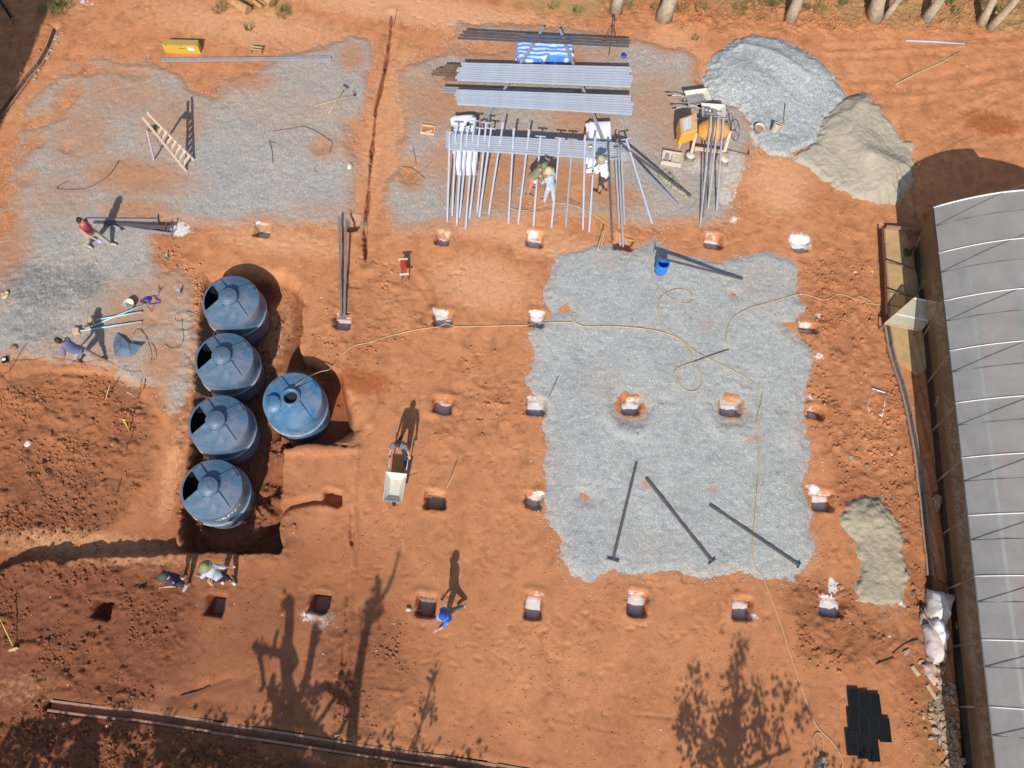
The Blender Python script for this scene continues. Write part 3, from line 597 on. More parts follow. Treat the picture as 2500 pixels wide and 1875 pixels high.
def sp_h(x, y, d):
    dd = np.clip(d, 0, 9); rid, _ = pline(W2([(2085,262),(2075,330),(2110,395),(2160,440)]), x, y); rid2, _ = pline(W2([(2110,395),(2195,425)]), x, y)
    return np.minimum(dd*.7, +.09+.33*np.exp(-(rid/.75)**2)+.15*np.exp(-(rid2/.35)**2))
heap('sand_heap', SP, M_sand, sp_h, 'big pale sand heap between gravel heap and greenhouse', 'sand heap', .032, 3)
S2 = [(2072,1232),(2118,1215),(2152,1217),(2188,1268),(2202,1322),(2212,1402),(2204,1445),(2212,1480),(2160,1482),(2100,1462),(2084,1432),(2100,1392),(2084,1322),(2056,1272)]
def s2_h(x, y, d):
    c = G(2140, 1262); return np.minimum(np.clip(d, 0, 9)*.5, .05+.15*np.exp(-((x-c.x)**2+((y-c.y)/.8)**2)/.42))
heap('sand_heap', S2, M_sand2, s2_h, 'small olive sand heap beside the right hand drain', 'sand heap', .03, 1)

# loose clods, grit and straw, each kind one scatter
def scatter(name, n, dens, rmin, rmax, m, flat=.65, seed=3, zoff=.25, lbl=None, straw=False, pw=3.0):
    r = np.random.RandomState(seed); cand = r.rand(n, 2)*[40, 33]+[-21, -4.6]
    ii = np.clip(np.searchsorted(xs, cand[:,0])-1, 0, nx-2); jj = np.clip(np.searchsorted(ys, cand[:,1])-1, 0, ny-2)
    ok = r.rand(n) < dens[ii, jj]; cand = cand[ok]; k = len(cand); ii = ii[ok]; jj = jj[ok]
    fx = (cand[:,0]-xs[ii])/(xs[ii+1]-xs[ii]); fy = (cand[:,1]-ys[jj])/(ys[jj+1]-ys[jj])
    z = (Zi[ii,jj]*(1-fx)+Zi[ii+1,jj]*fx)*(1-fy)+(Zi[ii,jj+1]*(1-fx)+Zi[ii+1,jj+1]*fx)*fy
    base = np.array([(0,0,1),(0,0,-1)]+[(math.cos(a), math.sin(a), .55) for a in np.arange(5)*math.pi*.4]+[(1.1*math.cos(a+.6), 1.1*math.sin(a+.6), -.35) for a in np.arange(5)*math.pi*.4])
    fs = [(0,2+q,2+(q+1)%5) for q in range(5)]+[(2+q,7+q,2+(q+1)%5) for q in range(5)]+[(7+q,7+(q+1)%5,2+(q+1)%5) for q in range(5)]+[(1,7+(q+1)%5,7+q) for q in range(5)]
    nb = len(base); sz_ = rmin+(rmax-rmin)*r.rand(k)**pw; an = r.rand(k)*6.28; ca, sa = np.cos(an)[:,None], np.sin(an)[:,None]
    jit = .65+.6*r.rand(k, nb, 1); b = base[None]*jit
    sx = sz_*8 if straw else sz_; sy = sz_*(.35 if straw else .6+.5*r.rand(k)); szz = sz_*(.35 if straw else flat*(.7+.5*r.rand(k)))
    x = b[:,:,0]*sx[:,None]; y = b[:,:,1]*sy[:,None]; co = np.stack([x*ca-y*sa+cand[:,0:1], x*sa+y*ca+cand[:,1:2], b[:,:,2]*szz[:,None]+z[:,None]+(sz_*zoff)[:,None]], -1).reshape(-1, 3)
    F_ = (np.array(fs)[None]+np.arange(k)[:,None,None]*nb).reshape(-1, 3)
    me = bpy.data.meshes.new(name); me.vertices.add(len(co)); me.vertices.foreach_set('co', co.astype(np.float32).ravel()); me.loops.add(F_.size); me.loops.foreach_set('vertex_index', F_.astype(np.int32).ravel())
    me.polygons.add(len(F_)); me.polygons.foreach_set('loop_start', np.arange(0, F_.size, 3, dtype=np.int32)); me.polygons.foreach_set('loop_total', np.full(len(F_), 3, np.int32)); me.update(calc_edges=True); me.materials.append(m)
    at = me.attributes.new('damp_shade', 'FLOAT', 'POINT'); at.data.foreach_set('value', np.repeat(damp_shade[ii, jj], nb).astype(np.float32))
    o = bpy.data.objects.new(name, me); COL.objects.link(o); return tag(o, lbl, None, None, 'stuff')
open_soil = (pitm < .3)*1.0
for i0, j0, sh, zz, d in SHEETS: 
    open_soil[i0:i0+sh[0], j0:j0+sh[1]] *= (d < .0)
patch = np.clip(fbm(X, Y, .9, 3, 4)*2.2+.35, 0, 1)
scatter('soil_clods', 300000, np.clip(rough**1.3*.75*patch*open_soil + .30*(pitm > .3)*(cl > .1), 0, 1), .012, .062, M_soil, pw=2.6, flat=.8, lbl='loose clods of red soil over the turned earth')
scatter('soil_crumbs', 300000, (.13+.5*patch**3)*open_soil*(.35+rough), .008, .026, M_soil, pw=2.0, seed=5, lbl='fine crumbs of red soil on the trodden ground')
edge_d = np.zeros(X.shape)
for i0, j0, sh, zz, d in SHEETS[:3]: edge_d[i0:i0+sh[0], j0:j0+sh[1]] = np.maximum(edge_d[i0:i0+sh[0], j0:j0+sh[1]], np.where(d < 0.04, np.exp(np.minimum(d, 0)/.13), 0))
for i0, j0, sh, zz, d in SHEETS[3:]: edge_d[i0:i0+sh[0], j0:j0+sh[1]] = np.maximum(edge_d[i0:i0+sh[0], j0:j0+sh[1]], .6*np.where(d < 0.02, np.exp(np.minimum(d, 0)/.10), 0))
scatter('stray_gravel', 420000, np.clip(edge_d*.75*open_soil, 0, 1), .010, .026, mat('stray_stone', (.46,.45,.42), .85, var=.3, scale=30), pw=2, seed=9, lbl='stray gravel scattered round the gravel beds')
scatter('pale_grit', 9000, open_soil*.16, .008, .026, M_conc, seed=8, lbl='scattered pale grit on the soil')
M_straw = mat('dry_straw', (.55,.44,.24), .9, var=.3)
scatter('dry_straw', 9000, np.clip(litter*1.0, 0, .9)*open_soil, .008, .028, M_straw, seed=12, straw=True, lbl='dry straw lying along the tree row')
# ------------------------------------------------------------------ concrete in the post holes
for k, (u, v, w, h, dep, lm, ck, txt) in enumerate(HOLES):
    if ck == 0: continue
    c = G(u, v); m = MB(); n = 14
    poly = []
    for i in range(n):
        a = 2*math.pi*i/n; sx = math.copysign(abs(math.cos(a))**.5, math.cos(a)); sy = math.copysign(abs(math.sin(a))**.5, math.sin(a))
        q = 1+.08*RND.uniform(-1, 1); poly.append((sx*w*.52*q, sy*(h+.06)*.52*q))
    top = [RND.uniform(-.02, .03)+.02*lm*(p[1] > 0) for p in poly]
    n0 = len(poly); zc = -dep*1.2+.03+RND.uniform(-.03,.02)+(.04 if lm > .9 else 0)
    vs = [(p[0], p[1], -.25) for p in poly]+[(p[0], p[1], zc+top[i]) for i, p in enumerate(poly)]+[(p[0]*.5, p[1]*.5, zc+.02+.02*RND.uniform(-1,1)) for p in poly]+[(0,0,zc+.02)]
    vs = [(x, y, min(z, zc+.1) if i >= n0 else zc-.12) for i, (x, y, z) in enumerate(vs)]
    fs = [(i, (i+1)%n, n+(i+1)%n, n+i) for i in range(n)]+[(n+i, n+(i+1)%n, 2*n+(i+1)%n, 2*n+i) for i in range(n)]+[(2*n+i, 2*n+(i+1)%n, 3*n) for i in range(n)]
    m.add(vs, fs, True)
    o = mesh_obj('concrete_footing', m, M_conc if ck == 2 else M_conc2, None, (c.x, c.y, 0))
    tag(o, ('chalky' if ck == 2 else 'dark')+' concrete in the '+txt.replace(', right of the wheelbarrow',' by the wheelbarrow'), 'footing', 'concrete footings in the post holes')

# ------------------------------------------------------------------ water tanks
def arc_poly(m, r0, r1, a0, a1, z0, z1, n, th=0.0): pass
M_seam = mat('dusty_seam', (.27,.29,.32), .6, var=.25, scale=4)
def dome_z(r): return .80+.17*(1-((r-.28)/.59)) if r > .28 else .97
def tank(px, label, open_sector, rot=0.0, writing=False, M=None, hatch=True):
    M = M or M_tank
    base = G(px[0], px[1], .84); base = Vector((base.x, base.y, -PIT_D+.03))
    t = thing('water_tank', label, 'water tank', base, 0, 'blue water tanks in the earth pit')
    D = PIT_D-.03
    b = MB(); prof = [(.80,0),(.84,.03),(.865,.25),(.89,.80),(.895,.99),(.93,1.0),(.935,1.03),(.90,1.05),(.905,1.4),(.895,1.55),(.885,D+.70),(.872,D+.77),(.86,D+.80)]
    b.lathe(prof, 56); part(t, 'body', b, M)
    b = MB(); b.lathe([(.897,.985),(.938,.992),(.944,1.02),(.938,1.048),(.90,1.058)], 56); part(t, 'seam_ring', b, M_seam)
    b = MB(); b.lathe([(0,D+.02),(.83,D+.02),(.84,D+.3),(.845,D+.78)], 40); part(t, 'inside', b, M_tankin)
    # dome: polar grid with a sector left out
    dm = MB(); na, nr = 264, 26; rs = [.28+(.86-.28)*i/nr for i in range(nr+1)]
    o0, o1 = (math.radians(143), math.radians(217)); vs = []; fs = []
    def raised(a): 
        for q in (45, 135, 225, 315):
            if abs((math.degrees(a)-q+180) % 360-180) < 1: return True
        return False
    for i, r in enumerate(rs):
        for k in range(na):
            a = 2*math.pi*k/na+1e-4; vs.append((r*math.cos(a), r*math.sin(a), D+dome_z(r)))
    for i in range(nr):
        for k in range(na):
            a = 2*math.pi*(k+.5)/na; r = (rs[i]+rs[i+1])/2; x, y = r*math.cos(a), r*math.sin(a)
            if open_sector:
                w = .155/r
                if r < .80 and r > .33 and abs(a-math.pi) < math.pi/4-min(.7, w): continue
            fs.append((i*na+k, i*na+(k+1)%na, (i+1)*na+(k+1)%na, (i+1)*na+k))
    dm.add(vs, fs, True)
    dm.lathe([(.28,D+.90),(.28,D+1.09),(.255,D+1.09),(.255,D+.90)], 36); part(t, 'dome', dm, M)
    for q in (45, 135, 225, 315):        # raised radial bars
        a = math.radians(q); r = MB(); R = Matrix.Rotation(a, 3, 'Z')
        n = 8; vs = []
        for i in range(n+1):
            x = .27+(.80-.27)*i/n; z = D+dome_z(x); hh = .045*(1-.35*i/n)
            vs += [R @ Vector((x, -.15, z-.02)), R @ Vector((x, -.14, z+hh)), R @ Vector((x, .14, z+hh)), R @ Vector((x, .15, z-.02))]
        r.add(vs, [(4*i+j, 4*i+j+1, 4*i+j+5, 4*i+j+4) for i in range(n) for j in range(3)]+[(0,1,2,3), (4*n,4*n+1,4*n+2,4*n+3)])
        part(t, 'dome_bar', r, M)
    L = MB()
    lid = [(.0,.05),(.19,.05),(.20,.035),(.235,.035),(.262,.02),(.27,-.05),(.262,-.055)]
    if hatch:
        L.lathe([(r*1.07, D+1.11+z) for r, z in lid], 36); lo = part(t, 'lid', L, M)
        hb = MB(); hb.box((0, 0, D+1.168), (.02, .16, .015), rot); part(lo, 'handle', hb, M)
    else:
        rm = MB(); rm.lathe([(.25,D+1.08),(.25,D+1.11),(.20,D+1.075),(.19,D+.95)], 36); part(t, 'hatch_rim', rm, M)
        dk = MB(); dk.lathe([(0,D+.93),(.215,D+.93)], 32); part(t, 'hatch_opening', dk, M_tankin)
        L.lathe([(r, z) for r, z in lid], 36); lo = part(t, 'lid', L, M)
        lo.location = (-.50, -.26, D+.965); lo.rotation_euler = (.10, -.22, .4)
        hb = MB(); hb.box((0, .05, .055), (.02, .24, .015), -.6); part(lo, 'handle', hb, M)
    return t, D
TK = [((562,733),'blue tank at the north end of the row of four, its top cut open'),((546,876),'blue tank second from the north in the row of four, top cut open'),((532,1032),'blue tank third from the north in the row of four, top cut open')]
for i, (px, lb) in enumerate(TK): tank(px, lb, True, rot=(.9, .5, -.9)[i])
t4, D = tank((515,1193), 'blue tank at the south end of the row, lettered D.TANK, dusty top', True, rot=.75)
t5, _ = tank((713,975), 'bright blue tank standing alone east of the row with a hose in its hatch', False, M=M_tank5, hatch=False)
# lettering on the southern tank
def text_mesh(txt, size, depth=.004):
    cu = bpy.data.curves.new('txt', 'FONT'); cu.body = txt; cu.size = size; cu.extrude = depth; cu.align_x = 'CENTER'; cu.align_y = 'CENTER'
    o = bpy.data.objects.new('txt', cu); COL.objects.link(o); bpy.context.view_layer.update()
    me = bpy.data.meshes.new_from_object(o.evaluated_get(bpy.context.evaluated_depsgraph_get()))
    bpy.data.objects.remove(o); return me
M_lbl = mat('label_white', (.80,.80,.80), .5, var=.04); M_ink = mat('label_ink', (.02,.025,.04), .5)
def wrap(x, y, off, ang, r=.893, z0=None): 
    a = ang + x/r; return ((r+off)*math.cos(a), (r+off)*math.sin(a), z0+y)
A0, Z0 = math.radians(-44), PIT_D-.03+.635
def band(m, x0, x1, y0, y1, off, n=14, sk=0.0):
    vs = []
    for i in range(n+1):
        x = x0+(x1-x0)*i/n; vs += [wrap(x, y0, off, A0, z0=Z0), wrap(x, y1, off, A0, z0=Z0)]
    m.add(vs, [(2*i, 2*i+2, 2*i+3, 2*i+1) for i in range(n)])
lb = MB(); band(lb, -.40, .40, -.095, .10, .007); band(lb, -.40, .42, -.125, -.108, .007)
for i in range(3): band(lb, -.16+.17*i, -.16+.17*i+.10, -.24, -.15, .007, 3)
band(lb, -.22, .34, -.40, -.33, .007); band(lb, -.05, .25, -.47, -.43, .007)
lo = part(t4, 'name_label', lb, M_lbl)
me = text_mesh('D.TANK', .215); me.materials.append(M_ink)
for vtx in me.vertices: vtx.co = wrap(vtx.co.x, vtx.co.y-.004, .0125+vtx.co.z, A0, z0=Z0)
to = bpy.data.objects.new('lettering', me); COL.objects.link(to); to.parent = lo

# the piece cut out of a tank
c = P(305, 835); m = MB(); t = thing('cut_tank_piece', 'loose blue wedge of tank plastic lying on the left gravel', 'plastic panel', (c.x, c.y, c.z))
Q = [(289,809),(313,836),(346,843),(320,872),(317,868),(300,870),(281,868),(276,845),(280,822)]
def at(u, v, h): p = P(u, v, h); return p - c
v_ = [at(286,812,.03), at(300,824,.12), at(313,838,.16), at(319,855,.15), at(320,871,.05), at(300,871,.03), at(281,869,.02), at(276,846,.03), at(279,826,.03)]
cen = at(297,848,.14); m.add(v_+[cen], [(i, (i+1)%9, 9) for i in range(9)]); part(t, 'panel', m, M_tank)
m = MB(); m.add([at(289,808,.20), at(312,836,.22), at(320,871,.10), at(346,844,.20), at(318,838,.16)], [(0,1,4),(1,2,3,4)]); m2 = m; part(t, 'flange', m2, M_tank)

# ------------------------------------------------------------------ steel: pipes, T-posts, beams
def post(h_px, h_h, t_px, t_h, label, group, m, cross=.34, w=.062, cd=None, name='steel_post', world_h=False):
    a = P(*h_px, h_h) if not world_h else G(*h_px, h_h); b = P(*t_px, t_h) if not world_h else G(*t_px, t_h)
    t = thing(name, label, 'steel post', (b.x, b.y, b.z), 0, group)
    s = MB(); s.beam(a, b, w); part(t, 'shaft', s, m, True)
    if cross:
        d = (a-b).normalized(); x = Vector(cd).normalized() if cd else Vector((d.y, -d.x, 0)).normalized()
        s = MB(); c = a + d*.012; s.beam(c-x*cross/2, c+x*cross/2, .075, .022, up=d); part(t, 'cross_plate', s, m, True)
    return t
ORD = ['first','second','third','fourth','fifth','sixth','seventh','eighth','ninth','tenth','eleventh','twelfth','thirteenth','fourteenth','fifteenth','sixteenth']
def pipes(name, l0, l1, r0, r1, n, hgt, w, m, lab, group, cat, jag=.10):
    for i in range(n):
        f = (i+.5)/n; a = G(l0[0]+(l1[0]-l0[0])*f, l0[1]+(l1[1]-l0[1])*f, hgt); b = G(r0[0]+(r1[0]-r0[0])*f, r0[1]+(r1[1]-r0[1])*f, hgt)
        d = (b-a).normalized(); a = a + d*RND.uniform(-jag, jag); b = b + d*RND.uniform(-jag*.6, jag*.6); dz = Vector((0,0,RND.uniform(-.008,.008)))
        mb = MB(); mb.beam(a+dz, b+dz, w, w*.95)
        # open ends
        single(name, mb, m, lab % ORD[i], cat, group, (a+b)/2 - Vector((0,0,w/2)))
pipes('square_pipe', (1121,153), (1118,197), (1541,163), (1541,214), 8, .78, .064, M_galv, '%s pipe from the north in the upper stack of pale square tubes', 'pale square tubes stacked on the beams', 'steel tube')
pipes('square_pipe', (1113,219), (1113,255), (1543,233), (1544,281), 8, .86, .062, M_galv, '%s pipe from the north in the middle stack of pale square tubes', 'pale square tubes stacked on the beams', 'steel tube')
pipes('square_pipe', (1092,326), (1091,366), (1534,349), (1532,393), 8, .88, .050, M_galv, '%s pipe from the north in the lower stack under the leaning posts', 'pale square tubes stacked on the beams', 'steel tube', .05)
pipes('steel_bar', (1126,73), (1121,97), (1540,95), (1540,117), 3, .80, .055, M_dark, '%s thin dark bar from the north lying across the blue tarpaulin', 'thin dark bars over the tarpaulin', 'steel bar', .12)
pipes('wooden_lath', (1072,157), (1062,196), (1500,167), (1495,214), 8, .52, .045, M_woodd, '%s brown lath from the north sticking out under the upper stack', 'brown laths under the upper stack', 'lath', .35)
pipes('metal_profile', (1074,211), (1072,226), (1400,222), (1398,238), 3, .48, .05, M_galvd, '%s grey profile from the north sticking out under the middle stack', 'grey profiles under the middle stack', 'metal profile', .12)
for (p0, p1, lb) in (((1328,63),(1179,298),'long grey beam under the left part of the pipe stacks'),((1367,68),(1480,356),'long grey beam under the right part of the pipe stacks')):
    a, b = G(*p0, .73), G(*p1, .70); mb = MB(); a.z -= .09; b.z -= .09; mb.beam(a, b, .085, .09); single('support_beam', mb, M_galvd, lb, 'beam', 'beams carrying the pipe stacks', (a+b)/2-Vector((0,0,.05)))
HEADS = [((1098,324),(1092,542),.26),((1113,308),(1104,528),.32),((1127,329),(1115,550),0),((1142,314),(1122,532),.26),((1157.6,296),(1136.5,560),.32),((1171,314),(1146.6,532),.28),((1187,301),(1165,519),.32),((1199,315),(1170,531),.30),((1227,308),(1193,524),0),((1254,322),(1241,547),0),((1291,325),(1264.6,548),0),((1319.6,334),(1302,553),.34),((1367,338.5),(1346,555.5),.34),((1397.7,341),(1381,555),.34),((1428,338.5),(1423,561),0),((1452.7,340),(1438,567),0)]
for i, (h, tl, cr) in enumerate(HEADS):
    post(h, 1.02, tl, .045, '%s pale post from the left leaning on the lower pipe stack%s' % (ORD[i], '' if cr else ', its plate edge on'), 'pale T posts leaning on the pipe stack', M_galvd if i == 13 else M_galv, cr or .34, .058, None if cr else (0,0,1), world_h=False)
post((1529,341), 1.05, (1591.6,547), .05, 'pale post with a tilted head plate at the right end of the lower stack', 'pale T posts leaning on the pipe stack', M_galv, .34, .06, (.95,.25,.1))
post((1506,349), 1.02, (1656.7,502), .05, 'long pale post slanting far right from the end of the lower stack', 'posts slanting right from the stack', M_galvd, .34, .06, (0,0,1))
post((1514,352), 1.06, (1686,478), .05, 'long dark post slanting far right beside the camouflage sheet', 'posts slanting right from the stack', M_dark, .30, .06, (0,0,1))
for i, (h, tl, hh, cr) in enumerate([((1485,356),(1495,586),1.0,0),((1503,387),(1514,600),.95,.30),((1509,362),(1521,603),1.05,.28),((1516,364),(1527,596),1.08,0)]):
    post(h, hh, tl, .14, '%s dark post from the left standing in the hole by the crouching men' % ORD[i], 'dark posts standing in the hole', M_galvd if i != 0 else M_dark, cr or .3, .06, None if cr else (0,1,.2))
for i, (h, tl, m_) in enumerate([((1736.5,279),(1709,552),M_galvd),((1744.7,284),(1716,531),M_dark),((1754,286),(1728,511),M_galvd),((1765.6,291),(1749,515),M_galvd)]):
    post(h, 1.55, tl, .04, '%s post from the left propped on the orange mixer drum' % ORD[i], 'posts propped on the mixer drum', m_, .34, .058)
for i, (h, tl, hh, m_, cr) in enumerate([((383,537),(206,536),.10,M_galvd,.34),((421,553),(228,543),.20,M_dark,.34),((412,557),(252,546),.14,M_dark,.34),((404,553),(262,549),.24,M_dark,.3),((418,571),(268,550),.10,M_galvd,.22)]):
    post(h, hh, tl, .05, ['dark post with a square head plate, topmost of the bundle behind the walker','second post from the top of the bundle behind the walker','third post from the top of the bundle behind the walker','fourth post of the bundle behind the walker, lying uppermost','lowest post of the bundle behind the walker'][i], 'post bundle behind the walking person', m_, cr, .06, (.15*(i-2),1,.25*(i % 2)))
post((833.5,776), .42, (828,529), .30, 'left one of two long dark posts with feet in a hole', 'two long dark posts over the hole', M_mid, .30, .065)
post((841,772), .46, (845,535), .42, 'right one of two long dark posts with feet in a hole', 'two long dark posts over the hole', M_mid, .30, .065)
post((1497,1367), .05, (1554,1130), .04, 'left one of three loose dark posts on the square gravel bed', 'three loose posts on the gravel', M_dark, .36, .065)
post((1738,1371), .05, (1578,1168), .04, 'middle one of three loose dark posts on the square gravel bed', 'three loose posts on the gravel', M_dark, .26, .065)
post((1950,1380), .05, (1733,1233), .04, 'right one of three loose dark posts on the square gravel bed', 'three loose posts on the gravel', M_dark, .20, .065)
post((1604,628), .66, (1813,681), .04, 'dark post laid across the open blue barrel', 'post over the barrel', M_dark, .34, .06, (.12,1,.1))

# ------------------------------------------------------------------ sheets, tarpaulin and blocks that carry the beams
def cloth_block(name, px, hgt, m, label, cat, amp=.03, seg=26, sag=.0, part_name='cover', flap=None, stripes=None):
    "a draped bale: top outline given in pixels at height hgt"
    pts = [G(u, v, hgt) for u, v in px]; c = sum(pts, Vector())/len(pts)
    t = thing(name, label, cat, (c.x, c.y, gz(c.x, c.y)))
    m_ = MB(); n = len(pts); rows = 5; vs = []
    R = 12
    dense = []
    for i in range(n):
        a, b = pts[i], pts[(i+1)%n]
        for k in range(R): dense.append(a.lerp(b, k/R))
    N_ = len(dense)
    for j, (f, z) in enumerate(((0.02,hgt),(.35,hgt),(.7,hgt),(.93,hgt-.004),(1.0,hgt-.03),(1.02,hgt*.6),(1.05,hgt*.25),(1.08,.0))):
        for p in dense:
            q = c.lerp(p, f); q = Vector((q.x, q.y, z+(gz(c.x, c.y) if z == 0 else 0))); nn = Vector(mnoise.noise_vector(Vector((q.x*4, q.y*4, z*3)))); q += nn*amp*(1.6 if j > 4 else 1)
            vs.append(q)
    m_.add(vs, [(j*N_+k, j*N_+(k+1)%N_, (j+1)*N_+(k+1)%N_, (j+1)*N_+k) for j in range(7) for k in range(N_)]+[tuple(range(N_))[::-1]], True)
    part(t, part_name, m_, m, True); return t
def tarp_mat():
    m, t, b, o = nodes('striped_tarpaulin')
    pos = N(t, 'ShaderNodeNewGeometry').outputs['Position']; nz = noise_node(t, 3, 5, .6, 0, pos)
    sx = N(t, 'ShaderNodeSeparateXYZ'); t.links.new(pos, sx.inputs[0])
    s = math_n(t, 'SINE', math_n(t, 'ADD', math_n(t, 'MULTIPLY', math_n(t, 'SUBTRACT', sx.outputs['Y'], math_n(t, 'MULTIPLY', sx.outputs['X'], .12)), 34.0), math_n(t, 'MULTIPLY', nz.outputs['Fac'], 7.0)))
    r = ramp(t, math_n(t, 'ADD', math_n(t, 'MULTIPLY', s, .5), .5), [(.38, 0.0), (.62, 1.0)])
    c = mix(t, r.outputs[0], (.10,.28,.78), (.60,.72,.88)); t.links.new(c, b.inputs['Base Color']); b.inputs['Roughness'].default_value = .35
    n2 = noise_node(t, 16, 4, .6, 0, pos); bump(t, b, n2.outputs['Fac'], .5, .03); return m
cloth_block('tarpaulin_bale', [(1264,93),(1285,82),(1345,84),(1396,88),(1398,120),(1400,130),(1392,136),(1340,134),(1300,146),(1275,150),(1266,128)], .52, tarp_mat(), 'bale wrapped in a blue and white striped tarpaulin under thin bars', 'tarpaulin bale', .05, part_name='tarpaulin')
cloth_block('wrapped_block', [(1106,281),(1154,278),(1163,284),(1163,402),(1112,402),(1108,360)], .54, M_white, 'white wrapped block under the left ends of the lower stack', 'wrapped block', .015)
cloth_block('wrapped_block', [(1438,296),(1491,294),(1494,352),(1482,398),(1438,398)], .54, M_white, 'smooth white wrapped block under the right ends of the lower stack', 'wrapped block', .012)
for (pts, lb) in (([(1099,285),(1112,280),(1112,300),(1103,304)],'white sheet corner folded out left of the left wrapped block'),([(1430,298),(1443,295),(1441,315),(1434,316)],'white sheet corner folded out left of the right wrapped block')):
    q = [G(u, v, .5) for u, v in pts]; q[0].z -= .12; q[3].z -= .15; c = sum(q, Vector())/4; mb = MB(); mb.add(q+[p-Vector((0,0,.012)) for p in q], [(0,1,2,3),(7,6,5,4),(0,4,5,1),(1,5,6,2),(2,6,7,3),(3,7,4,0)]); single('white_sheet', mb, M_white, lb, 'plastic sheet', 'white sheets by the wrapped blocks', c-Vector((0,0,.1)))
def hang(pts, lb):
    mb = MB(); A = [P(u, v, h) for u, v, h in pts]; n = len(A)//2; vs = []; K = 10
    for i in range(n):
        for k in range(K+1):
            q = A[2*i].lerp(A[2*i+1], k/K); q = q + .03*Vector((math.sin(i*2.1+k*.3), math.cos(i*1.7), .6*math.sin(i*2.4))); vs.append(q)
    mb.add(vs, [(i*(K+1)+k, i*(K+1)+k+1, (i+1)*(K+1)+k+1, (i+1)*(K+1)+k) for i in range(n-1) for k in range(K)], True)
    bm_v = list(mb.v); o = len(bm_v); mb.v += [(x, y+.004, z-.012) for x, y, z in bm_v]; mb.f += [tuple(i+o for i in f[::-1]) for f in list(mb.f)]; mb.sm += mb.sm[:]; mb.mi += mb.mi[:]
    c = sum(A, Vector())/len(A); single('white_sheet', mb, M_white, lb, 'plastic sheet', 'white sheets by the wrapped blocks', Vector((c.x, c.y, sz(c.x, c.y))))
hang([(1104,372,.5),(1106,388,.1),(1112,368,.58),(1118,398,.04),(1124,366,.6),(1130,410,.03),(1136,366,.6),(1136,404,.03),(1148,367,.6),(1149,403,.03),(1158,368,.55),(1165,402,.03),(1163,372,.5),(1168,400,.1)], 'pleated white sheet hanging south of the lower stack behind posts')
mb = MB(); c = P(1441, 393, .25); mb.box(c, (.30,.16,.12), .05); single('white_box', mb, M_white, 'small white box beside the man in the white shirt', 'box', None, c-Vector((0,0,.06)))
mb = MB(); c = G(1440, 366, .93); mb.lathe([(0,0),(.055,0),(.07,.14),(.075,.15),(.06,.14),(.05,.02)], 20); o = single('white_cup', mb, M_cream, 'pale cup standing on the right end of the lower stack', 'cup'); o.location = c
for (u, v, h, col, nm, lb) in ((1173,306,.9,(.45,.12,.16),'rag','red pink rag on the post heads beside the left wrapped block'),(1142,303,.62,(.05,.10,.06),'glove','small dark green glove on the left wrapped block')):
    mb = MB(); c = G(u, v, h); mb.ball((0,0,0), .06, 12, (1,1.4,.45)); mb.jitter(.035, 14, 3); o = single(nm, mb, mat(nm+'_cloth', col, .8), lb, nm); o.location = c
# ------------------------------------------------------------------ concrete mixer, wheelbarrows
def wheelbarrow(loc, rz, label, m_tray, fill=None, tilt=0.0, lift=0.0):
    t = thing('wheelbarrow', label, 'wheelbarrow', loc, rz, None)       # front = +X, tray centre over the origin
    Rm = Matrix.Rotation(tilt, 3, 'Y'); off = Vector((0,0,.42+lift))
    def tr(p): return Rm @ Vector(p) + off
    m = MB(); top = [(-.43,-.31,.22),(.43,-.27,.22),(.43,.27,.22),(-.43,.31,.22)]; bot = [(-.28,-.16,0),(.22,-.14,.0),(.22,.14,.0),(-.28,.16,0)]
    o1 = [tr(p) for p in top]; o2 = [tr(p) for p in bot]; i1 = [tr((p[0]*.965,p[1]*.955,p[2]-.004)) for p in top]; i2 = [tr((p[0]*.97,p[1]*.97,p[2]+.012)) for p in bot]
    m.add(o1+o2+i1+i2, [(4,5,1,0),(5,6,2,1),(6,7,3,2),(7,4,0,3),(7,6,5,4),(8,9,13,12),(9,10,14,13),(10,11,15,14),(11,8,12,15),(12,13,14,15),(0,1,9,8),(1,2,10,9),(2,3,11,10),(3,0,8,11)])
    part(t, 'tray', m, m_tray)
    m = MB()
    for s in (-1, 1): m.tube([tr((.27,.06*s,-.24)), tr((.2,.13*s,-.05)), tr((-.30,.21*s,-.02)), tr((-.62,.26*s,.10)), tr((-1.02,.27*s,.17))], .017, 8)
    for s in (-1, 1): m.tube([tr((-.28,.2*s,-.02)), tr((-.34,.2*s,-.20)), Vector((-.36,.21*s,.012))], .014, 6)
    part(t, 'frame', m, M_galv)
    for s in (-1, 1):
        m = MB(); m.tube([tr((-.88,.268*s,.145)), tr((-1.03,.27*s,.172))], .024, 8); part(t, 'handle', m, M_blk)
    m = MB(); m.lathe([(.09,-.035),(.165,-.04),(.18,-.02),(.18,.02),(.165,.04),(.09,.035)], 24, (.27,0,.18), R=Matrix.Rotation(math.pi/2, 3, 'X')); w = part(t, 'wheel', m, M_blk)
    m = MB(); m.lathe([(0,-.025),(.095,-.02),(.095,.02),(0,.025)], 16, (.27,0,.18), R=Matrix.Rotation(math.pi/2, 3, 'X')); part(w, 'rim', m, M_galv)
    if fill:
        m = MB(); n = 10; vs = []
        for i in range(n+1):
            for j in range(n+1):
                x = -.33+.62*i/n; y = (-.2+.4*j/n); vs.append(tr((x, y, .07+.05*math.exp(-(x*x+y*y)*14)+.03*mnoise.noise(Vector((x*9,y*9,3))))))
        m.add(vs, [(i*(n+1)+j, (i+1)*(n+1)+j, (i+1)*(n+1)+j+1, i*(n+1)+j+1) for i in range(n) for j in range(n)], True); part(t, 'load', m, fill)
    return t
bw = G(963, 1190, .62)
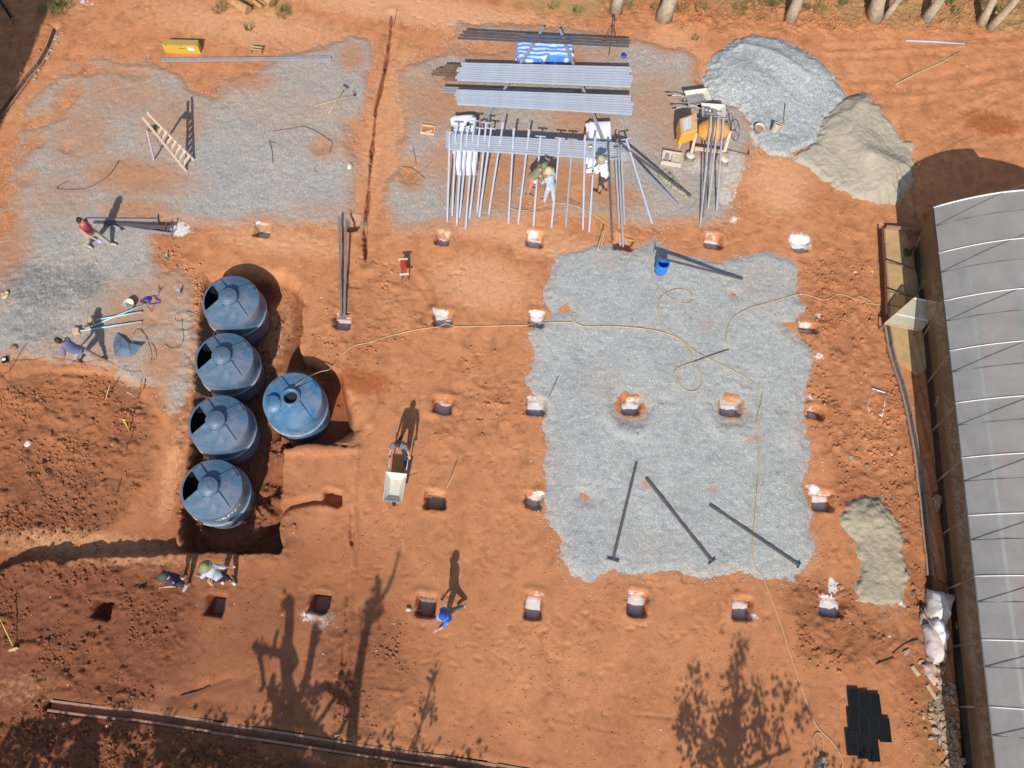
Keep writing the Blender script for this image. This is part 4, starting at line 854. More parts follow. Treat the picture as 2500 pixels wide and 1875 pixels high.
wheelbarrow((bw.x, bw.y, sz(bw.x, bw.y)), -math.pi/2+.02, 'pale wheelbarrow being pushed by the man in the grey shirt', M_enamel, lift=.03)
b1 = G(1702, 240, .55); wheelbarrow((b1.x, b1.y, sz(b1.x, b1.y)), .36, 'white wheelbarrow with dried mortar beside the gravel heap, the northern one', M_enamel, M_conc2)
b2 = G(1741, 274, .58); wheelbarrow((b2.x, b2.y, sz(b2.x, b2.y)), .12, 'white wheelbarrow shaded by the mixer drum and propped posts', M_enamel)

def mixer():
    c = P(1730, 372); t = thing('concrete_mixer', 'orange concrete mixer with yellow motor box between pipe stacks and gravel heap', 'concrete mixer', (c.x, c.y, c.z))
    # motor box
    tp = [G(1659,291,1.25), G(1701,276,1.25), G(1703,318,1.25), G(1662,331,1.25)]
    m = MB(); lo = [p-Vector((0,0,.52)) for p in tp]; k = sum(tp, Vector())/4
    ch = [p.lerp(k, .06)+Vector((0,0,.035)) for p in tp]
    m.cur = 0; m.add(tp+ch, [(4,5,6,7),(0,1,5,4),(1,2,6,5),(2,3,7,6),(3,0,4,7)]); 
    m.cur = 1; m.add(tp+lo, [(0,4,5,1),(1,5,6,2),(2,6,7,3),(3,7,4,0),(7,6,5,4)])
    mb_ = part(t, 'motor_box', m, [M_yelw, M_yel], True)
    m = MB(); q = [tp[0].lerp(tp[1], a).lerp(tp[3].lerp(tp[2], a), b)+Vector((0,0,.042)) for a, b in ((.15,.12),(.62,.12),(.64,.78),(.18,.78))]
    m.add(q+[p-Vector((0,0,.012)) for p in q], [(0,1,2,3),(0,4,5,1),(1,5,6,2),(2,6,7,3),(3,7,4,0)]); part(mb_, 'warning_label', m.shift(t.location), mat('faded_label', (.62,.60,.60), .6, var=.25, scale=22))
    # drum: double cone lying east-west, mouth to the west
    dc = G(1742, 318, 1.0); m = MB(); R = Matrix.Rotation(math.radians(2), 3, 'Z') @ Matrix.Rotation(math.radians(80), 3, 'Y')
    prof = [(.17,-.50),(.19,-.52),(.22,-.50),(.30,-.34),(.40,-.16),(.425,-.13),(.425,-.11),(.41,-.10),(.41,.10),(.425,.11),(.425,.13),(.40,.16),(.26,.38),(.16,.50),(.10,.53),(0,.53)]
    m.lathe(prof, 40, dc, R=R); m.lathe([(.17,-.50),(.28,-.33),(.37,-.15),(.37,.1),(0,.4)], 40, dc, R=R)
    dr = part(t, 'drum', m, mat('orange_drum', (.66,.30,.045), .55, var=.12, scale=5, dust=.55, dustcol=(.60,.44,.30)), True)
    m = MB(); m.lathe([(.428,-.13),(.45,-.125),(.45,-.085),(.428,-.08)], 40, dc, R=R); part(t, 'gear_ring', m, M_yelw, True)
    # hand wheel at the east end
    ax = R @ Vector((0,0,1)); hc = dc + ax*.72; u = Vector((0,1,0)); w = ax.cross(u).normalized()
    tiltR = Matrix.Rotation(math.radians(16), 3, 'Z')
    m = MB(); ring = [hc + tiltR @ (u*math.cos(a)*.36 + Vector((0,0,1))*math.sin(a)*.36) for a in [2*math.pi*i/28 for i in range(29)]]; m.tube(ring, .016, 6, cap=False)
    for i in range(5): a = 2*math.pi*i/5+.3; m.tube([hc, hc + tiltR @ (u*math.cos(a)*.36 + Vector((0,0,1))*math.sin(a)*.36)], .009, 6)
    m.tube([dc+ax*.52, hc], .03, 10); part(t, 'hand_wheel', m, M_dark, True)
    m = MB(); h2 = dc+ax*.56+Vector((0,.52,0)); m.tube([h2 + Vector((.06*math.cos(a), .17*math.sin(a), .02*math.sin(a))) for a in [2*math.pi*i/20 for i in range(21)]], .013, 6, cap=False); m.tube([dc+ax*.5+Vector((0,.2,0)), h2+Vector((0,-.17,0))], .013, 6); part(t, 'tilt_lever', m, M_dark, True)
    # frame
    m = MB(); g0 = c.z
    pts = {'wl': G(1690,346,.55), 'el': G(1768,352,.55)}
    a, b = dc-ax*.45, dc+ax*.55
    m.beam(Vector((a.x-.05, dc.y-.42, g0+.42)), Vector((b.x, dc.y-.42, g0+.42)), .09); m.beam(Vector((a.x-.05, dc.y+.36, g0+.42)), Vector((b.x, dc.y+.36, g0+.42)), .09)
    m.beam(Vector((b.x, dc.y-.48, g0+.30)), Vector((b.x+.02, dc.y, g0+1.0)), .10); m.beam(Vector((b.x, dc.y+.42, g0+.30)), Vector((b.x+.02, dc.y, g0+1.0)), .10)
    m.beam(Vector((a.x-.10, dc.y-.48, g0+.0)), Vector((a.x-.12, dc.y-.1, g0+.85)), .09); m.beam(Vector((a.x-.10, dc.y+.42, g0+.0)), Vector((a.x-.12, dc.y+.1, g0+.85)), .09)
    m.beam(Vector((a.x-.52, dc.y-.15, g0)), Vector((a.x-.5, dc.y-.1, g0+.78)), .07); m.beam(Vector((a.x-.52, dc.y+.25, g0)), Vector((a.x-.5, dc.y+.2, g0+.78)), .07)
    part(t, 'frame', m, mat('pale_frame_paint', (.62,.52,.40), .7, var=.2, scale=8, dust=.4), True)
    for s in (-.5, .46):
        m = MB(); m.lathe([(.12,-.04),(.22,-.05),(.24,0),(.22,.05),(.12,.04)], 24, (b.x+.0, dc.y+s, g0+.24), R=Matrix.Rotation(math.pi/2, 3, 'X')); w_ = part(t, 'wheel', m, mat('cement_caked_rubber', (.34,.31,.27), .9, var=.3), True)
        m = MB(); m.lathe([(0,-.03),(.125,-.03),(.125,.03),(0,.03)], 16, Vector((b.x+.0, dc.y+s, g0+.24)), R=Matrix.Rotation(math.pi/2, 3, 'X')); part(w_, 'rim', m.shift(t.location), M_yelw)
mixer()

# ------------------------------------------------------------------ buckets, tubs, boxes
def bucket(u, v, r, h, m, label, fill=None, fillz=.75, tip=None, cat='bucket', flip=False, group=None):
    p = P(u, v); t = thing('bucket', label, cat, (p.x, p.y, p.z), 0, group)
    r0, r1 = (r*.8, r) if not flip else (r, r*.8)
    R = Matrix.Identity(3) if not tip else Matrix.Rotation(tip[0], 3, 'X') @ Matrix.Rotation(tip[1], 3, 'Y')
    o = (0,0,0) if not tip else (0,0,r*.75)
    m_ = MB(); pr = [(0,0),(r0,0),(r1*.985,h*.94),(r1*1.04,h*.945),(r1*1.04,h)]
    pr += [(r1*.97,h),(r0*.95,.02),(0,.02)] if not flip else [(0,h)]
    m_.lathe(pr, 28, o, R=R); part(t, 'shell', m_, m)
    if fill: 
        m_ = MB(); m_.lathe([(0,h*fillz+.01),(r0+(r1-r0)*fillz-.006,h*fillz)], 24, o, R=R); part(t, 'contents', m_, fill)
    m_ = MB(); m_.tube([Vector(o)+R @ Vector((r1*1.03*math.cos(a), r1*.7*math.sin(a)-.02, h*.93-.10*math.sin(a))) for a in [math.pi*i/12 for i in range(13)]], .005, 5); part(t, 'bail_handle', m_, M_galv)
    return t
bucket(1850, 320, .165, .24, M_cream, 'cream bucket full of brown slurry on the gravel heap', mat('brown_slurry', (.38,.25,.18), .5), .7)
bucket(1886, 326, .15, .30, M_cream, 'tilted cream bucket with dark rim on the gravel heap', M_blk, .9, (-.55, .25))
bucket(1683, 386, .19, .20, M_enamel, 'upturned white bucket below the yellow motor box', flip=True)
bucket(1766, 396, .19, .22, M_enamel, 'upturned white bucket below the mixer drum behind propped posts', flip=True)
bucket(320, 748, .16, .22, M_enamel, 'white bucket standing beside the blue pipe rammers')
# blue barrel
p = P(1611, 662); t = thing('barrel', 'open bright blue barrel under a dark post on the gravel', 'barrel', (p.x, p.y, p.z))
m = MB(); m.lathe([(0,0),(.17,0),(.195,.03),(.205,.18),(.215,.20),(.205,.22),(.21,.42),(.22,.44),(.21,.46),(.20,.58),(.205,.60),(.185,.60),(.19,.45),(.185,.1),(0,.08)], 36); part(t, 'shell', m, M_blue)
m = MB(); m.lathe([(0,.10),(.183,.10)], 28); part(t, 'dark_bottom', m, M_tankin)
# mortar tub with a board
p = P(1638, 392); t = thing('mortar_tub', 'grubby white mortar tub with a float lying in it', 'mortar tub', (p.x, p.y, p.z), -.05)
m = MB(); m.box((0,0,.02), (.68,.44,.03)); 
for s in (-1, 1): m.box((.335*s,0,.11), (.03,.44,.2)); m.box((0,.225*s,.11), (.70,.03,.2))
part(t, 'tub', m, M_cream); m = MB(); m.box((.16,.0,.115), (.33,.36,.05)); m.jitter(.02, 7, 2); part(t, 'mortar', m, mat('drying_mortar', (.55,.50,.38), .9, var=.2)); m = MB(); m.box((-.16,.02,.14), (.13,.30,.02)); m.box((-.16,.02,.17), (.03,.14,.03)); part(t, 'float', m, M_galvd)
# camouflage sheet
m = MB(); L = 18; Wd = 8; vs = []; a, b = P(1618, 418, .1), P(1684, 484, .06); d = (b-a).normalized(); sd = Vector((d.y, -d.x, 0))
for i in range(L+1):
    for j in range(Wd+1):
        f, g = i/L, j/Wd-.5; q = a.lerp(b, f)+sd*g*(.42+.10*math.sin(f*6))*(1-.45*f); q.z = sz(q.x, q.y)+.03+.16*max(0, math.cos(g*math.pi))*abs(mnoise.noise(Vector((q.x*5, q.y*5, 1))))*1.6; vs.append(q)
m.add(vs, [(i*(Wd+1)+j, (i+1)*(Wd+1)+j, (i+1)*(Wd+1)+j+1, i*(Wd+1)+j+1) for i in range(L) for j in range(Wd)], True)
def camo():
    mm, t, b_, o = nodes('camouflage_cloth'); pos = N(t, 'ShaderNodeNewGeometry').outputs['Position']; n = noise_node(t, 9, 3, .5, 1.2, pos)
    t.links.new(ramp(t, n.outputs['Fac'], [(.36,(.05,.055,.04)),(.45,(.30,.28,.18)),(.56,(.47,.44,.33)),(.66,(.12,.14,.09))]).outputs[0], b_.inputs['Base Color']); b_.inputs['Roughness'].default_value = .9; return mm
single('camouflage_sheet', m, camo(), 'crumpled camouflage sheet between slanting posts and the mixer', 'cloth', None, P(1650, 450))
# cartons
def carton(u0, v0, u1, v1, du, dv, h, label):
    a, b = G(u0, v0, h), G(u1, v1, h); d = b-a; nrm = Vector((-d.y, d.x, 0)).normalized()*dv
    q = [a, b, b+nrm, a+nrm]; g = sz(a.x, a.y); c = (q[0]+q[2])/2; t = thing('carton', label, 'carton', (c.x, c.y, g))
    m = MB(); m.cur = 1; m.add(q, [(0,1,2,3)]); m.cur = 0; lo = [Vector((p.x, p.y, g-.01)) for p in q]; m.add(q+lo, [(0,4,5,1),(1,5,6,2),(2,6,7,3),(3,7,4,0)])
    part(t, 'box', m, [M_carton, M_carton2], True)
    m = MB(); e = Vector((0,-.006,0)); z0, z1 = h-.10, h-.22
    def on(f, z): p = a.lerp(b, f); return Vector((p.x, p.y, z))+e
    m.add([on(.68, h-.10), on(.86, h-.12), on(.86, h-.27), on(.68, h-.25)], [(0,1,2,3)]); part(t, 'shipping_label', m, M_lbl, True)
    m = MB(); m.add([on(.44, h-.14), on(.62, h-.15), on(.62, h-.19), on(.44, h-.18)], [(0,1,2,3)])
    for f in (.08, .5, .93): m.add([on(f, h-.015), on(f+.05, h-.015), on(f+.05, h-.05), on(f, h-.05)], [(0,1,2,3)])
    part(t, 'brown_print', m, mat('brown_print_ink', (.35,.17,.03), .7), True)
carton(395, 109, 482, 111, 0, .24, .42, 'long yellow brown carton with a white label near the upper left')
p = P(628, 128); t = thing('stool', 'small pale wooden stool frame above the long grey profile', 'stool', (p.x, p.y, p.z), .02)
m = MB(); m.box((0,.05,.22), (.42,.05,.03)); m.box((0,-.06,.22), (.42,.03,.02)); part(t, 'top_rails', m, M_wood)
for sx in (-.19, .19):
    m = MB(); m.beam((sx,-.05,.0), (sx,.03,.21), .03); part(t, 'leg', m, M_woodd)
a, b = P(395, 147, .05), P(808, 142, .05); m = MB(); m.beam(a+Vector((0,.035,0)), b+Vector((0,.035,0)), .06, .08); m.beam(a-Vector((0,.035,0)), b-Vector((0,.035,0)), .05, .06); single('steel_profile', m, M_galvd, 'very long grey steel profile lying across the upper left gravel', 'steel profile', None, (a+b)/2-Vector((0,0,.05)))
# orange tray
p = P(1045, 319); t = thing('mixing_tray', 'shallow orange tray with soil right of the soil trench', 'tray', (p.x, p.y, p.z), -.02)
m = MB(); w, h = .46, .31; m.box((0,0,.012), (w,h,.02))
for s in (-1, 1): m.box((s*w/2,0,.05), (.03,h+.03,.10)); m.box((0,s*h/2,.05), (w-.03,.03,.10))
part(t, 'shell', m, mat('pale_orange_plastic', (.72,.50,.30), .6)); m = MB(); m.box((0,0,.035), (w-.05,h-.05,.02)); part(t, 'soil_fill', m, mat('tray_soil', (.46,.20,.09), .95, var=.2))
m = MB(); m.beam((.05,-.08,.06), (.14,-.03,.07), .035, .02); m.beam((-.05,-.09,.055), (.04,-.085,.055), .03, .02); part(t, 'trowel', m, M_lbl)

# ------------------------------------------------------------------ hand tools and sticks
def handled(name, label, cat, foot, tip, hf, ht, r=.016, m=None, head=None, hm=None, group=None):
    a, b = P(*foot, hf), P(*tip, ht); t = thing(name, label, cat, (a.x, a.y, sz(a.x, a.y)), 0, group)
    mb = MB(); mb.tube([a, a.lerp(b, .5)+Vector((0,0,.004)), b], r, 8); part(t, 'handle', mb, m or M_wood, True)
    if head: part(t, head[0], head[1](b, (b-a).normalized()), hm or M_galvd, True)
    return t
def hoe_blade(b, d):
    m = MB(); s = Vector((d.y, -d.x, 0)).normalized(); n = 7; vs = []
    for i in range(n):
        f = i/(n-1)-.5; q = b+s*f*.24; vs += [q+Vector((0,0,.13+.02*math.cos(f*3)))-d*.02, q+d*.02+Vector((0,0,-.01+.05*abs(f)))]
    m.add(vs, [(2*i, 2*i+2, 2*i+3, 2*i+1) for i in range(n-1)]); m.tube([b-d*.05, b+d*.04], .028, 8); return m
def spade_blade(b, d):
    m = MB(); s = Vector((d.y, -d.x, 0)).normalized()*.12; n = d*.28; z = Vector((0,0,.014))
    m.add([b-s, b+s, b+s+n*.8, b+n, b-s+n*.8, b-s+z, b+s+z, b+s+n*.8+z, b+n+z, b-s+n*.8+z, b+n*.4+z*1.5], [(0,1,2,3,4),(5,6,10),(6,7,10),(7,8,10),(8,9,10),(9,5,10),(0,5,6,1),(1,6,7,2),(2,7,8,3),(3,8,9,4),(4,9,5,0)]); m.tube([b-d*.12, b+d*.1], .02, 8); return m
handled('hoe', 'hoe with long tan handle lying lower of two crossed on gravel', 'hoe', (768,259), (865,232), .05, .09, .017, M_wood, ('blade', hoe_blade), M_rust)
handled('hoe', 'hoe with upright blade lying upper of two crossed on gravel', 'hoe', (801,279), (841,216), .04, .09, .017, M_wood, ('blade', hoe_blade), M_galvd)
handled('shovel', 'shovel with metal blade lying on the gravel heap', 'shovel', (1917,254), (1914,302), .05, .07, .017, M_galvd, ('blade', spade_blade), mat('worn_blade', (.55,.47,.38), .5, metal=.2))
handled('hoe', 'hoe with thin dark handle right of the mixer wheels', 'hoe', (1771,364), (1828,378), .05, .06, .013, M_cable, ('blade', hoe_blade), M_galvd)
handled('yellow_pick', 'yellow handled pick standing in the clods near the left edge', 'pick', (316,1053), (303,1026), .02, .52, .017, mat('yellow_handle', (.72,.55,.08), .5), ('blade', hoe_blade), mat('yellow_blade', (.70,.55,.10), .5))
handled('mattock', 'long yellow handled mattock at the far left edge of the soil', 'mattock', (-6,1498), (36,1586), .55, .05, .016, mat('olive_handle', (.55,.46,.08), .5), ('blade', hoe_blade), M_wood)
handled('long_spoon', 'pale long handled spoon shovel lying across a dark hole', 'spoon shovel', (1036,1492), (1000,1489), -.06, .10, .014, M_cream, ('bowl', lambda b, d: (lambda m: (m.ball(b-Vector((.04,0,0)), .075, 10, (1.1,.7,.3)), m)[1])(MB())), M_cream)
for (f, tp, h, lb, m_) in (((1080,1214),(1108,1155),.55,'tan stick standing in the limed hole right of the wheelbarrow',M_wood),((1321,994),(1361,947),.55,'tan stick standing in the white hole on the gravel edge',M_wood),((834,1792),(819,1797),.6,'white topped stake standing in the long drain',M_lbl),
    ((310,1096),(291,1079),.75,'thin stake with long shadow in the clods, middle one',M_woodd),((288,1201),(266,1196),.5,'thin stake in the clods, lowest one',M_woodd),((337,972),(311,958),.7,'pale topped stake at the gravel tip',M_cream),((24,905),(24,866),.6,'dark stake at the left gravel edge',M_woodd),((962,62),(956,25),.7,'thin stake at the top of the soil trench',M_wood),((1466,607),(1476,561),.5,'thin leaning twig between holes below the white shirted man',M_wood),((1455,620),(1474,562),.5,'bent tan lath beside the post bundle',M_wood),((258,975),(268,940),.45,'short stake among dark clods',M_wood)):
    handled('stake', lb, 'stake', f, tp, -.1 if 'hole' in lb else .0, h, .013, m_, None, None, 'stakes and sticks')
def lying(name, pts, r, m, label, cat, h=.02, group=None, n=6):
    q = [P(u, v, h) for u, v in pts]; mb = MB(); mb.tube(q, r, n); return single(name, mb, m, label, cat, group, q[0]-Vector((0,0,h)))
def smooth(pts, k=6):
    out = []; n = len(pts)
    for i in range(n-1):
        p0, p1, p2, p3 = [np.array(pts[max(0, min(n-1, j))], float) for j in (i-1, i, i+1, i+2)]
        for s in range(k):
            t_ = s/k; out.append(tuple(.5*((2*p1)+(-p0+p2)*t_+(2*p0-5*p1+4*p2-p3)*t_**2+(-p0+3*p1-3*p2+p3)*t_**3)))
    return out+[tuple(pts[-1])]
for pts, r, lb in (([(166,441),(139,460),(203,461),(240,446),(268,425),(290,392)],.012,'bent dark rod in a long hook on the left gravel'),([(665,320),(720,312),(745,309),(782,327),(802,340),(811,348),(808,362),(803,374)],.012,'bent dark rod curling beside the soil trench'),([(657,342),(664,368),(666,398)],.010,'short dark rod west of the curled rod'),([(657,342),(672,350)],.008,'tiny dark rod stub beside the short rod'),([(1008,358),(1013,380),(1016,400)],.011,'short dark rod left of the leaning posts, upper'),([(982,407),(1008,412),(1038,436)],.011,'kinked dark rod left of the leaning posts'),([(1036,412),(1054,394)],.006,'thin dark twig beside the kinked rod'),([(772,402),(766,416),(776,424),(770,416)],.010,'tiny looped wire near the white rag'),([(787,368),(786,380),(778,388)],.007,'small bent twig by a soil patch on gravel'),([(1058,449),(1072,478),(1086,507)],.014,'rust brown rod at the left foot of the leaning posts'),([(1692,884),(1735,868),(1780,853)],.017,'straight dark teal rod over the hose loop on gravel'),([(2180,1597),(2205,1575),(2242,1562)],.016,'curved dark stick near the stone pile'),([(2138,1622),(2182,1606)],.018,'short dark stick above the seedling trays'),([(440,1700),(485,1688),(512,1675)],.012,'thin dark stick on the lower left soil'),([(2128,794),(2134,820)],.008,'pale straw like stick right of the slanting hole'),([(2096,722),(2120,732),(2142,745)],.014,'pale bamboo stick where the hose reaches the drain'),([(0,755),(25,742),(50,733)],.014,'pale violet stick at the left gravel edge'),([(1222,494),(1206,494)],.006,'tiny wire end at the foot of the ninth leaning post'),([(348,790),(340,808),(333,812)],.006,'short wire left of the cable loop'),([(355,925),(352,945),(340,965)],.013,'dark leaning stick near the gravel tip')):
    lying('bent_rod' if 'rod' in lb else 'stick', smooth(pts, 5), r, M_cable if 'dark' in lb else M_wood, lb, 'rod' if 'rod' in lb else 'stick', .025)
lying('pvc_pipe', [(2210,99),(2280,102),(2355,107)], .034, mat('grey_blue_pipe', (.42,.53,.66), .4), 'pale blue grey pipe lying on the road at the upper right', 'pipe', .04, n=10)
lying('bamboo_pole', [(2187,206),(2240,178),(2300,152),(2343,126)], .022, mat('green_bamboo', (.48,.46,.27), .6), 'thin bamboo pole lying on the road at the upper right', 'bamboo pole', .03)
HOSES = [([(716,963),(713,955),(722,942),(745,925),(780,908),(802,903),(817,890),(835,866),(862,845),(900,836),(960,818),(1050,800),(1150,797),(1240,795),(1300,793),(1345,787),(1395,786),(1409,776),(1408,768),(1402,764),(1395,769),(1398,781),(1410,790),(1430,797),(1480,796),(1560,801),(1620,812),(1660,830),(1680,855),(1695,885),(1711,915),(1713,938),(1700,953),(1680,955),(1660,940),(1649,915),(1655,899),(1692,884)],.017,'tan hose running from the lone tank to a loop on the gravel'),
 ([(1225,495),(1245,508),(1272,514),(1300,511),(1340,498),(1380,497),(1430,513),(1480,545),(1510,568),(1530,584),(1556,593),(1576,617),(1590,650),(1593,682),(1605,702),(1628,722),(1660,739),(1682,740),(1689,730),(1683,715),(1665,706),(1640,709),(1618,722),(1608,745),(1610,775),(1620,795),(1640,813),(1670,835),(1700,860),(1723,872),(1790,905),(1830,928),(1858,950),(1860,975),(1850,1012),(1847,1040),(1852,1100),(1851,1150),(1848,1200),(1842,1270),(1838,1310),(1838,1360),(1845,1390),(1858,1402),(1875,1440),(1908,1530),(1930,1600),(1958,1680),(1985,1755),(2005,1785),(2035,1815),(2055,1850),(2056,1872),(2040,1886),(2022,1880),(2000,1843),(1986,1808),(1992,1790),(2003,1792),(2009,1808),(2008,1838),(2000,1868),(1990,1890)],.015,'very long tan hose running from the posts over the gravel to the bottom edge'),
 ([(1780,853),(1774,840),(1773,825),(1777,800),(1790,775),(1830,752),(1880,738),(1945,719),(1970,720),(2010,732),(2030,726),(2050,718),(2080,727),(2120,741),(2170,742),(2235,742)],.015,'tan hose running from the gravel to the greenhouse porch'),]
for pts, r, lb in HOSES:
    s = smooth(pts, 5); q = []
    for i, (u, v) in enumerate(s):
        p = P(u, v, .02)
        if lb.startswith('tan hose running from the lone') and u < 835:      # it hangs from the tank hatch
            f = (835-u)/(835-716); hz = .02+(.98-.02)*min(1, f*1.15)**1.2; p = G(u, v, max(sz(p.x, p.y)+.02 if u > 830 else -9, hz if i > 8 else 1.0-.02*(8-i)))
        q.append(p)
    for i in range(1, len(q)-1): q[i] = Vector((q[i].x, q[i].y, max(q[i].z, (q[i-1].z+q[i].z+q[i+1].z)/3)))
    mb = MB(); mb.tube(q, r, 7); single('garden_hose', mb, M_hose, lb, 'hose', 'tan hoses on the ground', q[len(q)//2])
for pts, lb in (([(325,818),(334,803),(350,811),(362,835),(371,865),(366,890)],'thin dark cable curling right of the blue plastic wedge'),([(28,880),(80,878),(112,872),(160,877),(210,884),(235,879),(270,885),(310,905),(345,906)],'thin dark cable along the lower gravel edge beside the bent man'),([(470,771),(446,781),(432,784),(428,774),(437,768),(444,776),(445,795),(448,825),(438,845),(420,850),(402,840)],'thin dark cable with a loop beside the row of tanks'),([(345,806),(366,832),(378,850),(382,872),(372,880)],'second thin dark cable right of the blue plastic wedge')):
    lying('cable', smooth(pts, 5), .0075, M_cable, lb, 'cable', .012)
# rammers: wooden block on a pipe
for (a, b, lb) in (((194,808),(346,785),'lowest of three rammers with pale blue pipe and square block'),((222,797),(357,741),'middle rammer crossing over the others, pale blue pipe'),((232,781),(346,761),'uppermost of three rammers with the smallest block')):
    A, B = P(*a, .07), P(*b, .06); t = thing('rammer', lb, 'rammer', (A.x, A.y, sz(A.x, A.y)), 0, 'rammers on the left gravel')
    m = MB(); m.tube([A, B], .026, 12); part(t, 'pipe_handle', m, M_pvc, True)
    d = (A-B).normalized(); m = MB(); m.box(A+d*.09, (.18,.17,.17) if 'lowest' in lb else (.15,.15,.15), math.atan2(d.y, d.x)); part(t, 'wooden_block', m, mat('block_wood', (.60,.43,.26), .8, var=.2, scale=12), True)
def lump(name, u, v, r, m, label, cat, sc=(1,1,.5), j=.35, seed=1, h=0.0, group=None, n=14, rz=0):
    p = P(u, v, h); mb = MB(); mb.ball((0,0,r*sc[2]*.7), r, n, sc, Matrix.Rotation(rz, 3, 'Z')); mb.jitter(r*j, 1.3/r, seed); o = single(name, mb, m, label, cat, group); o.location = p; return o
lump('white_rag', 854, 407, .11, M_sack, 'white rag beside the soil trench', 'rag', (.8,1.1,.5)); lump('blue_bag', 1523, 138, .11, M_navy, 'deep blue bag on gravel below the tripod', 'bag', (1,1,.6))
lump('blue_bundle', 360, 733, .11, M_navy, 'small blue bundle with white stripes near the rammers', 'bundle', (1.25,.75,.45), .25, 4, rz=.3); lump('blue_cloth', 352, 735, .10, M_navy, 'blue cloth at the tip of the middle rammer', 'cloth', (1.2,.8,.35), .5, 5)
s = [(372+15*math.cos(a)+6*math.sin(3*a), 733+10*math.sin(a)) for a in [i*.33 for i in range(26)]]; lying('blue_rope', s, .012, M_navy, 'coiled blue rope beside the blue cloth', 'rope', .03)
lump('clay_stone', 35, 850, .11, M_clay, 'round reddish stone at the left gravel edge', 'stone', (1,.9,.5), .2, 6); lump('straw_tuft', 12, 720, .12, M_straw, 'dry straw tuft at the left edge', 'straw tuft', (1,1.1,.3), .8, 7); lump('leafy_scrap', 406, 626, .13, mat('grey_leaf', (.36,.36,.24), .9), 'dry leafy scrap on the soil below the post bundle', 'leaf scrap', (.7,1.3,.2), .9, 8)
p = P(14, 881); t = thing('radio', 'small black box with a white face at the left edge', 'radio', (p.x, p.y, p.z), .5); m = MB(); m.box((0,0,.06), (.16,.14,.12)); part(t, 'case', m, M_blk); m = MB(); m.box((0,0,.123), (.11,.08,.012)); part(t, 'face', m, M_lbl)
p = P(441, 715); t = thing('torch', 'small blue capped bottle standing near the row of tanks', 'bottle', (p.x, p.y, p.z)); m = MB(); m.lathe([(0,0),(.035,0),(.035,.15),(.02,.18),(.02,.2),(0,.2)], 14); part(t, 'bottle', m, mat('light_blue', (.12,.42,.65), .4)); m = MB(); m.lathe([(0,.2),(.024,.2),(.024,.235),(0,.235)], 12); part(t, 'cap', m, M_lbl)
handled('dried_sapling', 'dead sapling in a pot with long shadow beside the rammers', 'sapling', (371,760), (354,738), .0, .72, .010, M_woodd, ('dry_twigs', lambda b, d: (lambda m: ([m.tube([b, b+Vector((RND.uniform(-.12,.12), RND.uniform(-.12,.12), RND.uniform(.0,.16)))], .006, 5) for _ in range(16)], m)[1])(MB())), M_woodd)
# red saw horse
p = P(988, 668); t = thing('saw_horse', 'red saw horse standing on the soil right of the trench', 'saw horse', (p.x, p.y, p.z), math.radians(104))
m = MB(); m.box((0,0,.46), (.52,.17,.05)); part(t, 'beam', m, M_red)
for sx in (-.24, .24):
    for sy in (-.15, .15): m = MB(); m.beam((sx, sy*.75, 0), (sx*.95, sy*.4, .43), .03); part(t, 'leg', m, M_woodd)
    m = MB(); m.box((sx*1.12,0,.47), (.06,.30,.035)); part(t, 'end_rail', m, M_enamel)
# ladder
M_lad = mat('pale_ladder_wood', (.70,.57,.42), .7, var=.12, scale=8)
def ladder():
    F1, F2 = P(474,391), P(455,418); T1, T2 = G(360,275,2.28), G(348,287,2.30); c = (F1+F2)/2; t = thing('step_ladder', 'pale wooden step ladder standing open on the left gravel', 'ladder', (c.x, c.y, c.z))
    for A, B in ((F1,T1),(F2,T2)): m = MB(); m.beam(A, B, .055, .07, up=(0,0,1)); part(t, 'rail', m, M_lad, True)
    for i in range(7):
        f = .10+.60*i/6; a, b = F1.lerp(T1, f), F2.lerp(T2, f); m = MB(); m.beam(a, b, .10, .03); part(t, 'tread', m, M_lad, True)
    m = MB(); k = .74; a, b = F1.lerp(T1, k), F2.lerp(T2, k); n = (T1-F1); n = Vector((n.x, n.y, 0)).normalized(); m.add([a, b, b+n*.28, a+n*.28]+[p-Vector((0,0,.025)) for p in (a, b, b+n*.28, a+n*.28)], [(0,1,2,3),(7,6,5,4),(0,4,5,1),(1,5,6,2),(2,6,7,3),(3,7,4,0)]); part(t, 'platform', m, M_woodd, True)
    m = MB()
    L1, L2 = P(376,391), P(393,362)
    for A, B in ((L1, b), (L2, a)): m = MB(); m.beam(A, B+n*.25, .035, .05); part(t, 'prop_leg', m, M_galv, True)
    m = MB(); m.beam(L1.lerp(b, .35), L2.lerp(a, .35), .025); part(t, 'brace', m, M_galv, True)
ladder()
# tripod
ap = P(1499, 57, 1.0); ft = [P(1466,110), P(1486,137), P(1508,112)]; c = sum(ft, Vector())/3; t = thing('tripod', 'thin dark survey tripod at the top of the gravel beside thin bars', 'tripod', (c.x, c.y, c.z)); ap = Vector((c.x, c.y, 1.15))
for q in ft: m = MB(); m.beam(q, ap, .028); part(t, 'leg', m, M_rust, True)
m = MB(); m.tube([ap-Vector((0,0,.3)), ap+Vector((0,0,.28))], .02, 8); part(t, 'column', m, M_rust, True); m = MB(); m.box(ap+Vector((0,0,.33)), (.10,.07,.10), .3); part(t, 'head', m, M_dark, True)
